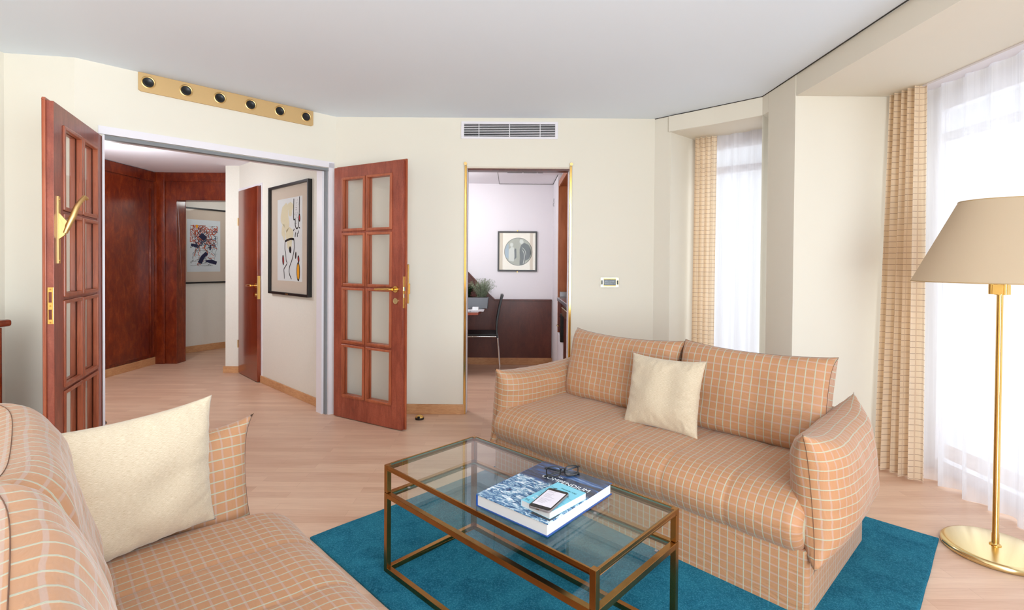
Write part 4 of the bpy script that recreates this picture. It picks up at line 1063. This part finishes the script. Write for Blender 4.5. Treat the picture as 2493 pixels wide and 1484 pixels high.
# ------------------------------------------------------------------ sofas
# local frame: x along the seat, y towards the back, z up; origin at front centre on the floor
def seat_mb(Wd, seed):
    prof = []   # (y, z)
    def arc(cy, cz, ry, rz, a0, a1, n):
        for i in range(n + 1):
            a = math.radians(a0 + (a1 - a0) * i / n); prof.append((cy + ry * math.cos(a), cz + rz * math.sin(a)))
    prof.append((0.76, 0.30)); prof.append((0.76, 0.425))
    for i in range(13): t = i / 12; prof.append((0.74 - 0.60 * t, 0.428 + 0.012 * math.sin(t * math.pi)))
    arc(0.115, 0.320, 0.158, 0.108, 90, 180, 12)
    arc(0.045, 0.315, 0.088, 0.100, 184, 262, 8)
    prof.append((0.06, 0.216)); prof.append((0.70, 0.245))
    # resample densely
    P = []
    for i in range(len(prof) - 1):
        a, c = Vector(prof[i]), Vector(prof[i + 1]); m = max(1, int((c - a).length / 0.02))
        for k in range(m): P.append(a + (c - a) * k / m)
    P.append(Vector(prof[-1]))
    AL = [0]
    for i in range(1, len(P)): AL.append(AL[-1] + (P[i] - P[i - 1]).length)
    N = []
    for i in range(len(P)):
        t = (P[min(i + 1, len(P) - 1)] - P[max(i - 1, 0)]).normalized(); N.append(Vector((t.y, -t.x)) * -1)
    nx = 230; v = []; f = []; uv = []
    seams = [-Wd / 2 + Wd * k / 6 for k in range(1, 6)]
    cen = Vector((0.4, 0.33))
    for i in range(nx + 1):
        x = -Wd / 2 + Wd * i / nx
        ds = min(abs(x - s) for s in seams)
        g = -0.0035 * math.exp(-(ds / 0.007) ** 2) + 0.003 * (1 - math.exp(-(ds / 0.05) ** 2))
        e_ = min(1.0, (Wd / 2 - abs(x)) / 0.05); endr = -0.05 * (1 - math.sqrt(max(0, 1 - (1 - e_) ** 2)))
        for k, p in enumerate(P):
            nn = N[k]
            if nn.dot(p - cen) < 0: nn = -nn
            q = p + nn * (g + endr + 0.003 * noise.noise(Vector((x * 6, AL[k] * 6, seed))))
            v.append((x, q.x, q.y))
    m = len(P)
    for i in range(nx):
        for k in range(m - 1):
            f.append((i * m + k, (i + 1) * m + k, (i + 1) * m + k + 1, i * m + k + 1))
            x0, x1 = -Wd / 2 + Wd * i / nx + 3.1, -Wd / 2 + Wd * (i + 1) / nx + 3.1
            uv.append([(x0, AL[k]), (x1, AL[k]), (x1, AL[k + 1]), (x0, AL[k + 1])])
    f.append(tuple(k for k in range(m))); uv.append([(P[k].x + 3.1, P[k].y + 3.1) for k in range(m)])
    f.append(tuple(nx * m + k for k in reversed(range(m)))); uv.append([(P[k].x + 3.1, P[k].y + 3.1) for k in reversed(range(m))])
    b = MB(); b.addm(v, f, uv); return b
def uvbox(b, x0, x1, y0, y1, z0, z1, r=0.02):
    # rounded vertical corners, uv wraps horizontally
    pts = []
    for (cx, cy, a0) in ((x1 - r, y0 + r, -90), (x1 - r, y1 - r, 0), (x0 + r, y1 - r, 90), (x0 + r, y0 + r, 180)):
        for k in range(5): a = math.radians(a0 + 90 * k / 4); pts.append((cx + r * math.cos(a), cy + r * math.sin(a)))
    N = len(pts); AL = [0]
    for i in range(N): j = (i + 1) % N; AL.append(AL[-1] + math.dist(pts[i], pts[j]))
    v = [(x, y, z0) for x, y in pts] + [(x, y, z1) for x, y in pts]; f = []; uv = []
    for i in range(N):
        j = (i + 1) % N; f.append((i, j, N + j, N + i)); uv.append([(AL[i] + 3.1, z0), (AL[i + 1] + 3.1, z0), (AL[i + 1] + 3.1, z1), (AL[i] + 3.1, z1)])
    f.append(tuple(N + i for i in range(N))); uv.append([(x + 3, y + 3) for x, y in pts])
    f.append(tuple(reversed(range(N)))); uv.append([(x + 3, y + 3) for x, y in reversed(pts)])
    b.addm(v, f, uv); return b
def sofa(loc, rotz, label, seed, zfloor, backs, arms):
    e = tag(empty('sofa', (loc[0], loc[1], zfloor), rotz), label, 'sofa', 'checked two-seat sofas')
    b = MB(); uvbox(b, -0.865, 0.865, 0.0, 0.80, 0.0, 0.24); mesh('base', b, MSOFA, e, smooth=False, uv='w', autos=35)
    b = MB(); uvbox(b, -0.84, 0.84, 0.70, 0.80, 0.24, 0.60, 0.03); mesh('back_frame', b, MSOFA, e, uv='w', autos=35)
    o = mesh('seat', seat_mb(1.70, seed), MSOFA, e, smooth=True, uv='w', autos=60)
    for (cx, cy, cz, tilt, w_, h_, T_, yaw, roll) in backs:
        Mx = Matrix.Translation((cx, cy, cz)) @ Matrix.Rotation(yaw, 4, 'Z') @ Matrix.Rotation(math.pi / 2 - tilt, 4, 'X') @ Matrix.Rotation(roll, 4, 'Z')
        cushion('back_cushion', e, Mx, MSOFA, w=w_, h=h_, T=T_, n=5, k=0.5, pinch=0.035, cor=0.02, wr=0.006, uvk=0.84, seed=seed + cx * 3, edge=0.045, puck=0.006, sag=0.012, nx=60, ny=44)
    for (sx, cy, cz, lean, w_, h_, T_, yaw, fwd) in arms:
        # cushion plane: x along the sofa depth, y up
        Mx = Matrix.Translation((sx[0], cy, cz)) @ Matrix.Rotation(yaw, 4, 'Z') @ Matrix.Rotation(lean, 4, 'Y') @ Matrix.Rotation(fwd, 4, 'X') @ Matrix(((0, 0, 1, 0), (1, 0, 0, 0), (0, 1, 0, 0), (0, 0, 0, 1)))
        cushion('arm_cushion', e, Mx, MSOFA, seam='ends', w=w_, h=h_, T=T_, n=3.4, k=0.46, pinch=0.065, cor=0.05, wr=0.006, uvk=0.93, seed=seed + sx[0] * 5, swap=True, puck=0.009, sag=0.0, nx=70, ny=44)
    return e
S1 = (0.493, 2.462); A1 = math.radians(-46.6)
sofa(S1, A1, 'checked beige sofa with one throw pillow beyond the glass coffee table', 1.0, 0.014,
     [(0.412, 0.60, 0.635, math.radians(14), 0.74, 0.46, 0.13, 0.0, 0.0), (-0.352, 0.60, 0.630, math.radians(14), 0.785, 0.45, 0.13, 0.0, 0.0)],
     [((0.852,), 0.40, 0.435, math.radians(-5), 0.83, 0.455, 0.235, math.radians(2.5), 0.0), ((-0.843,), 0.36, 0.425, math.radians(6), 0.76, 0.44, 0.24, 0.0, 0.0)])
S2 = (-0.252, 1.194); A2 = math.radians(133.6)
sofa(S2, A2, 'checked beige sofa in the near left corner with a large cream pillow', 5.0, 0.012,
     [(0.50, 0.66, 0.67, math.radians(14), 0.74, 0.49, 0.15, 0.0, 0.0), (-0.30, 0.655, 0.685, math.radians(12), 0.85, 0.51, 0.15, 0.0, 0.0)],
     [((0.95,), 0.43, 0.485, math.radians(14), 0.76, 0.45, 0.17, 0.0, 0.0), ((-0.90,), 0.38, 0.44, math.radians(-8), 0.80, 0.44, 0.22, 0.0, 0.0)])
# ------------------------------------------------------------------ throw pillows
def throw(label, tl, tr, br, bl, T, seed):
    tl, tr, br, bl = map(Vector, (tl, tr, br, bl)); c = (tl + tr + br + bl) / 4; x = (tr + br - tl - bl) / 2; y = (tl + tr - bl - br) / 2
    e = tag(empty('throw_pillow', c), label, 'pillow', 'cream throw pillows')
    M_ = plane_M((0, 0, 0), x, y)
    cushion('cover', e, M_, MPIL, seam=False, w=x.length * 1.0, h=y.length * 1.0, T=T, n=2.6, k=0.62, pinch=0.07, cor=0.01, wr=0.010, seed=seed, puck=0.014, nx=54, ny=54)
throw('cream square pillow leaning on the back cushions of the sofa beyond the table', (0.690, 2.850, 0.806), (0.980, 2.550, 0.813), (0.915, 2.470, 0.445), (0.615, 2.780, 0.435), 0.13, 2.0)
throw('large cream pillow on the near left sofa', (-1.20, 1.30, 0.850), (-0.985, 1.64, 0.865), (-0.965, 1.670, 0.452), (-1.215, 1.285, 0.440), 0.15, 9.0)
# ------------------------------------------------------------------ coffee table
TA = Vector((-0.529, 2.103)); TDr = Vector((0.236, 1.379)) - TA; TL = 1.052; TS = 0.506
e = tag(empty('coffee_table', ((-0.529 + 0.587) / 2, (2.103 + 1.746) / 2 - 0.0, 0.014), math.radians(-43.6)), 'rectangular aged brass coffee table with two glass shelves on the teal rug', 'coffee table')
hx, hy = TL / 2, TS / 2; w_ = 0.021
for sx in (-1, 1):
    for sy in (-1, 1):
        x0 = sx * hx; x1 = sx * (hx - w_); y0 = sy * hy; y1 = sy * (hy - w_)
        b = MB(); b.box((x0, y0, 0.0), (x1, y1, 0.331)); b.box((x0, y0, 0.3325), (x1, y1, 0.446)); mesh('leg', b, MBRONZE, e, bevel=0.0012)
def rails(z0, z1, nm):
    b = MB()
    for sy in (-1, 1): b.box((-hx + w_, sy * hy, z0), (hx - w_, sy * (hy - w_), z1))
    for sx in (-1, 1): b.box((sx * hx, -hy + w_, z0), (sx * (hx - w_), hy - w_, z1))
    mesh(nm, b, MBRONZE, e, bevel=0.001)
rails(0.0, 0.021, 'foot_rail'); rails(0.310, 0.331, 'shelf_rail')
# thin edge rail of the table top with a ledge carrying the glass
b = MB()
for sy in (-1, 1): b.box((-hx + w_, sy * hy, 0.427), (hx - w_, sy * (hy - 0.007), 0.446)); b.box((-hx + w_, sy * hy, 0.427), (hx - w_, sy * (hy - w_), 0.434))
for sx in (-1, 1): b.box((sx * hx, -hy + w_, 0.427), (sx * (hx - 0.007), hy - w_, 0.446)); b.box((sx * hx, -hy + w_, 0.427), (sx * (hx - w_), hy - w_, 0.434))
mesh('top_rail', b, MBRONZE, e, bevel=0.0008)
for (z, nm, ins) in ((0.4365, 'glass_top', 0.008), (0.318, 'glass_shelf', 0.022)):
    b = MB(); b.box((-hx + ins, -hy + ins, z), (hx - ins, hy - ins, z + 0.008)); g = mesh(nm, b, MGLASST, e)
    b = MB(); q = 0.0006
    b.box((-hx + ins - q, -hy + ins - q, z + 0.001), (hx - ins + q, -hy + ins, z + 0.007)); b.box((-hx + ins - q, hy - ins, z + 0.001), (hx - ins + q, hy - ins + q, z + 0.007))
    b.box((-hx + ins - q, -hy + ins, z + 0.001), (-hx + ins, hy - ins, z + 0.007)); b.box((hx - ins, -hy + ins, z + 0.001), (hx - ins + q, hy - ins, z + 0.007)); mesh('glass_edge', b, MGLASSE, g)
for (x, y) in ((-hx + 0.03, 0.15), (-hx + 0.03, -0.15), (hx - 0.03, 0.15), (-0.2, hy - 0.03), (0.2, hy - 0.03)):
    b = MB(); b.cyl((x, y, 0.3255), (x, y, 0.3285), 0.006, 12); mesh('glass_pad', b, MCASE, e)
ZT = 0.014 + 0.4445 + 0.0012
# ------------------------------------------------------------------ books, glasses, phone
# big book: lower-left corner of the cover nearest the camera
pa = Vector((-0.118, 1.750)); pb = Vector((0.1145, 1.549)); d = (pb - pa).normalized(); ang = math.atan2(d.y, d.x)
e = tag(empty('large_book', (pa.x, pa.y, ZT), ang), 'large hardback book with a sea photograph cover lying on the glass table top', 'book')
Wb, Hb, Tb = 0.308, 0.394, 0.042
b = MB(); b.box((0.004, 0.004, 0.003), (Wb - 0.005, Hb - 0.005, Tb - 0.003)); mesh('pages', b, MPAGES, e)
b = MB(); b.box((0, 0, Tb - 0.0028), (Wb, Hb, Tb)); mesh('cover', b, MCOVER, e, bevel=0.0006)
b = MB(); b.box((0, 0, 0), (Wb, Hb, 0.0028)); tag(mesh('back_cover', b, MBLUE, e, bevel=0.0006), 'cobalt blue back cover')
b = MB(); b.box((-0.0025, 0, 0.0), (0.003, Hb, Tb)); tag(mesh('spine', b, MBLUE, e, bevel=0.0022, seg=3), 'cobalt blue spine')
b = MB(); b.box((0.225, 0.018, Tb), (Wb - 0.006, 0.075, Tb + 0.0004)); cd = mesh('label_patch', b, MCARD, e); tag(cd, 'charcoal label patch')
def bt(s, size, x, y, mat, par, nm='lettering', z=Tb + 0.0003, sx=1.0, rot=0): return text(nm, s, size, mat, par, Matrix.Translation((x, y, z)) @ Matrix.Rotation(rot, 4, 'Z'), sx=sx)
bt('COMPENDIUM', 0.0315, 0.078, 0.266, MTEXTW, e, 'title', sx=1.0)
bt('ARCH', 0.012, 0.118, 0.302, MTEXTW, e)
bt('MONOCEL', 0.007, 0.252, 0.062, MTEXTW, cd, z=Tb + 0.0007)
bt('mare', 0.010, 0.100, 0.050, MTEXTW, e)
# small book
pa2 = Vector((0.038, 1.661)); d2_ = (Vector((0.133, 1.580)) - pa2).normalized(); ang2 = math.atan2(d2_.y, d2_.x) + math.radians(0)
pa2 = Vector((0.036, 1.662)); v2 = (Vector((0.173, 1.801)) - Vector((0.038, 1.661))).normalized(); ang2 = math.atan2(v2.y, v2.x) - math.pi / 2
ZB = ZT + Tb + 0.0008
e2 = tag(empty('small_book', (pa2.x, pa2.y, ZB), ang2), 'sky blue paperback lying on the large sea book under the phone', 'book')
Ws, Hs, Ts = 0.122, 0.192, 0.021
b = MB(); b.box((0.0005, 0.0006, 0.0006), (Ws - 0.0006, Hs - 0.0006, Ts - 0.0006)); mesh('pages', b, MPAGES, e2)
b = MB(); b.box((0, 0, Ts - 0.0006), (Ws, Hs, Ts)); b.box((0, 0, 0), (Ws, Hs, 0.0006)); b.box((-0.0006, 0, 0), (0.0004, Hs, Ts)); cv = mesh('cover', b, MSKYB, e2)
text('lettering', 'Alexander Liegl', 0.0105, MTEXTD, cv, Matrix.Translation((0.040, 0.158, Ts + 0.0002)))
text('title', 'nur\nhaut', 0.019, MTEXTW, cv, Matrix.Translation((0.014, 0.052, Ts + 0.0002)))
b = MB()
for (x0, y0, x1, y1) in ((0.002, 0.152, 0.120, 0.112), (0.002, 0.118, 0.120, 0.075), (0.002, 0.090, 0.05, 0.075), (0.06, 0.06, 0.121, 0.04)): b.ribbon([(x0, y0), (x1, y1)], 0.0007, 0, Ts + 0.0003)
b2 = MB()
for (x, y) in ((0.028, 0.143), (0.070, 0.130), (0.094, 0.121)):
    b2 = MB(); b2.addm([(x - 0.007, y - 0.004, Ts + 0.0004), (x, y - 0.004, Ts + 0.0004), (x + 0.007, y + 0.005, Ts + 0.0004), (x + 0.001, y + 0.006, Ts + 0.0004)], [(0, 1, 2, 3)]); mesh('bird_drawing', b2, MBLACK, cv)
mesh('wire_drawing', b, MTEXTD, cv)
b = MB(); b.box((0.004, 0.012, Ts + 0.0001), (0.022, 0.014, Ts + 0.0004)); b.box((0.004, 0.018, Ts + 0.0001), (0.022, 0.020, Ts + 0.0004)); mesh('imprint', b, MTEXTD, cv)
# phone
ph0, ph1 = Vector((0.060, 1.603)), Vector((0.140, 1.736)); vp = (ph1 - ph0).normalized(); angp = math.atan2(vp.y, vp.x) - math.pi / 2
e3 = tag(empty('phone', (0.056, 1.607, ZB + Ts + 0.0008), angp), 'black phone in a clear case with its screen on, lying on the sky blue paperback', 'phone')
Wp, Hp, Tp = 0.077, 0.150, 0.0085
def rrect(w, h, r, x0=0, y0=0, n=6):
    pts = []
    for (cx, cy, a0) in ((x0 + w - r, y0 + r, -90), (x0 + w - r, y0 + h - r, 0), (x0 + r, y0 + h - r, 90), (x0 + r, y0 + r, 180)):
        for k in range(n + 1): a = math.radians(a0 + 90 * k / n); pts.append((cx + r * math.cos(a), cy + r * math.sin(a)))
    return pts
b = MB(); b.prism(rrect(Wp, Hp, 0.010), 0, Tp - 0.001); tag(mesh('case', b, plain('smoky_clear_case', (120, 112, 112), 0.12), e3, bevel=0.0015, autos=40), 'clear case')
b = MB(); b.prism(rrect(Wp - 0.004, Hp - 0.004, 0.0085, 0.002, 0.002), 0.001, Tp); bd = mesh('body', b, MBLACK, e3, autos=40)
b = MB(); b.box((0.0055, 0.020, Tp), (Wp - 0.0055, Hp - 0.018, Tp + 0.0002)); sc = mesh('screen', b, MSCREEN, bd)
b = MB(); rr = random.Random(4)
for k in range(15):
    y = Hp - 0.026 - k * 0.0062
    if k in (2, 8): continue
    b.box((0.012, y, Tp + 0.0002), (0.012 + rr.uniform(0.02, 0.044), y + 0.0013, Tp + 0.0003))
mesh('text_line', b, plain('grey_text_line', (150, 144, 154), 0.6), sc)
b = MB(); b.lathe([(0.0052, 0), (0.0052, 0.0003), (0.0045, 0.0003)], 20, Matrix.Translation((Wp / 2, 0.011, Tp))); mesh('home_button', b, plain('dark_ring', (48, 46, 50), 0.3), bd)
b = MB(); b.box((0.030, -0.0006, 0.002), (0.040, 0.001, 0.005)); mesh('port', b, MCHROME, bd)
# spectacles on the large book
gl_ = Vector((0.128, 1.905)); gr_ = Vector((0.262, 1.927))
e4 = tag(empty('spectacles', ((0.196), 1.893, ZT + Tb + 0.0006), math.radians(9)), 'black framed reading glasses on the large sea book', 'glasses')
def lens_pts(cx, n=28):
    out = []
    for i in range(n):
        a = 2 * math.pi * i / n; c_, s_ = math.cos(a), math.sin(a)
        x = math.copysign(abs(c_) ** 0.62, c_) * 0.0265; z = math.copysign(abs(s_) ** 0.68, s_) * 0.0185
        out.append((cx + x, -0.0035 * (abs(cx + x) / 0.06) ** 2 * -1.6, 0.0215 + z))
    return out
b = MB()
for sx in (-1, 1): b.tube(lens_pts(sx * 0.0345), 0.0022, 8, closed=True)
b.tube([(-0.0095, 0, 0.029), (0, -0.001, 0.032), (0.0095, 0, 0.029)], 0.003, 8)
for sx in (-1, 1): b.tube([(sx * 0.059, 0.005, 0.034), (sx * 0.066, 0.008, 0.034)], 0.0032, 8)
mesh('frame', b, MBLACK, e4, smooth=True)
for sx in (-1, 1):
    b = MB(); pts = lens_pts(sx * 0.0345); b.addm([Vector(p) for p in pts], [tuple(range(len(pts)))]); b.addm([Vector(p) + Vector((0, 0.0012, 0)) for p in pts], [tuple(reversed(range(len(pts))))]); mesh('lens', b, MLENS, e4)
# folded temples behind the lenses
b = MB(); b.tube([(0.066, 0.008, 0.034), (0.060, 0.013, 0.031), (0.0, 0.016, 0.014), (-0.045, 0.014, 0.005), (-0.068, 0.008, 0.003)], [0.003, 0.003, 0.0034, 0.0036, 0.0038], 8); mesh('temple', b, MBLACK, e4, smooth=True)
b = MB(); b.tube([(-0.066, 0.008, 0.034), (-0.060, 0.020, 0.030), (0.0, 0.024, 0.012), (0.045, 0.022, 0.005), (0.070, 0.014, 0.003)], [0.003, 0.003, 0.0034, 0.0036, 0.0038], 8); mesh('temple', b, MBLACK, e4, smooth=True)
# ------------------------------------------------------------------ floor lamp
e = tag(empty('floor_lamp', (2.218, 2.303, 0)), 'brass floor lamp with a cream conical shade by the wide window', 'floor lamp')
b = MB(); b.lathe([(0.190, 0.0), (0.194, 0.004), (0.194, 0.018), (0.188, 0.026), (0.176, 0.030), (0.03, 0.034), (0.0, 0.034)], 72); mesh('base', b, MBRASSP, e, autos=50)
b = MB(); b.lathe([(0.022, 0.0335), (0.022, 0.037), (0.015, 0.040), (0.0135, 0.044), (0.0135, 0.085), (0.0118, 0.088), (0.0118, 1.20)], 28); mesh('pole', b, MBRASS, e, autos=50)
b = MB(); b.lathe([(0.0118, 1.175), (0.020, 1.176), (0.020, 1.225), (0.010, 1.228)], 24); b.lathe([(0.024, 1.178), (0.036, 1.178), (0.036, 1.222), (0.024, 1.222)], 6)
for k in range(3):
    a = k * 2.094 + 0.4; b.cyl((0.028 * math.cos(a), 0.028 * math.sin(a), 1.178), (0.028 * math.cos(a), 0.028 * math.sin(a), 1.235), 0.012, 14)
mesh('lamp_holder', b, MBRASS, e, autos=40)
b = MB(); nn = 96; prof_ = [(0.322, 1.232), (0.150, 1.603)]
v = []; f = []
for r, z in ((0.322, 1.232), (0.150, 1.603), (0.148, 1.603), (0.320, 1.232)):
    for i in range(nn): a = 2 * math.pi * i / nn; v.append((r * math.cos(a), r * math.sin(a), z))
for k in range(4):
    for i in range(nn): j = (i + 1) % nn; k2 = (k + 1) % 4; f.append((k * nn + i, k * nn + j, k2 * nn + j, k2 * nn + i))
b.addm(v, f); sh_ = mesh('lamp_shade', b, MSHADE, e, autos=30)
for r, z in ((0.3215, 1.233), (0.1495, 1.602)):
    b = MB(); b.tube([(r * math.cos(2 * math.pi * i / 64), r * math.sin(2 * math.pi * i / 64), z) for i in range(64)], 0.0028, 6, closed=True)
    mesh('rim', b, plain('shade_trim', (190, 160, 116), 0.6), sh_, smooth=True)
b = MB(); b.lathe([(0.0, 1.30), (0.02, 1.31), (0.032, 1.35), (0.028, 1.385), (0.014, 1.41), (0.012, 1.44), (0.0, 1.44)], 20)
b.cyl((0, 0, 1.2), (0, 0, 1.30), 0.012); tag(mesh('bulb', b, MWHITE, e, autos=50), 'white unlit bulb')
b = MB()
for k in range(3): a = k * 2.094; b.cyl((0.0, 0.0, 1.585), (0.149 * math.cos(a), 0.149 * math.sin(a), 1.60), 0.002, 6)
b.cyl((0, 0, 1.43), (0, 0, 1.59), 0.004, 8); mesh('shade_carrier', b, MBRASS, e)
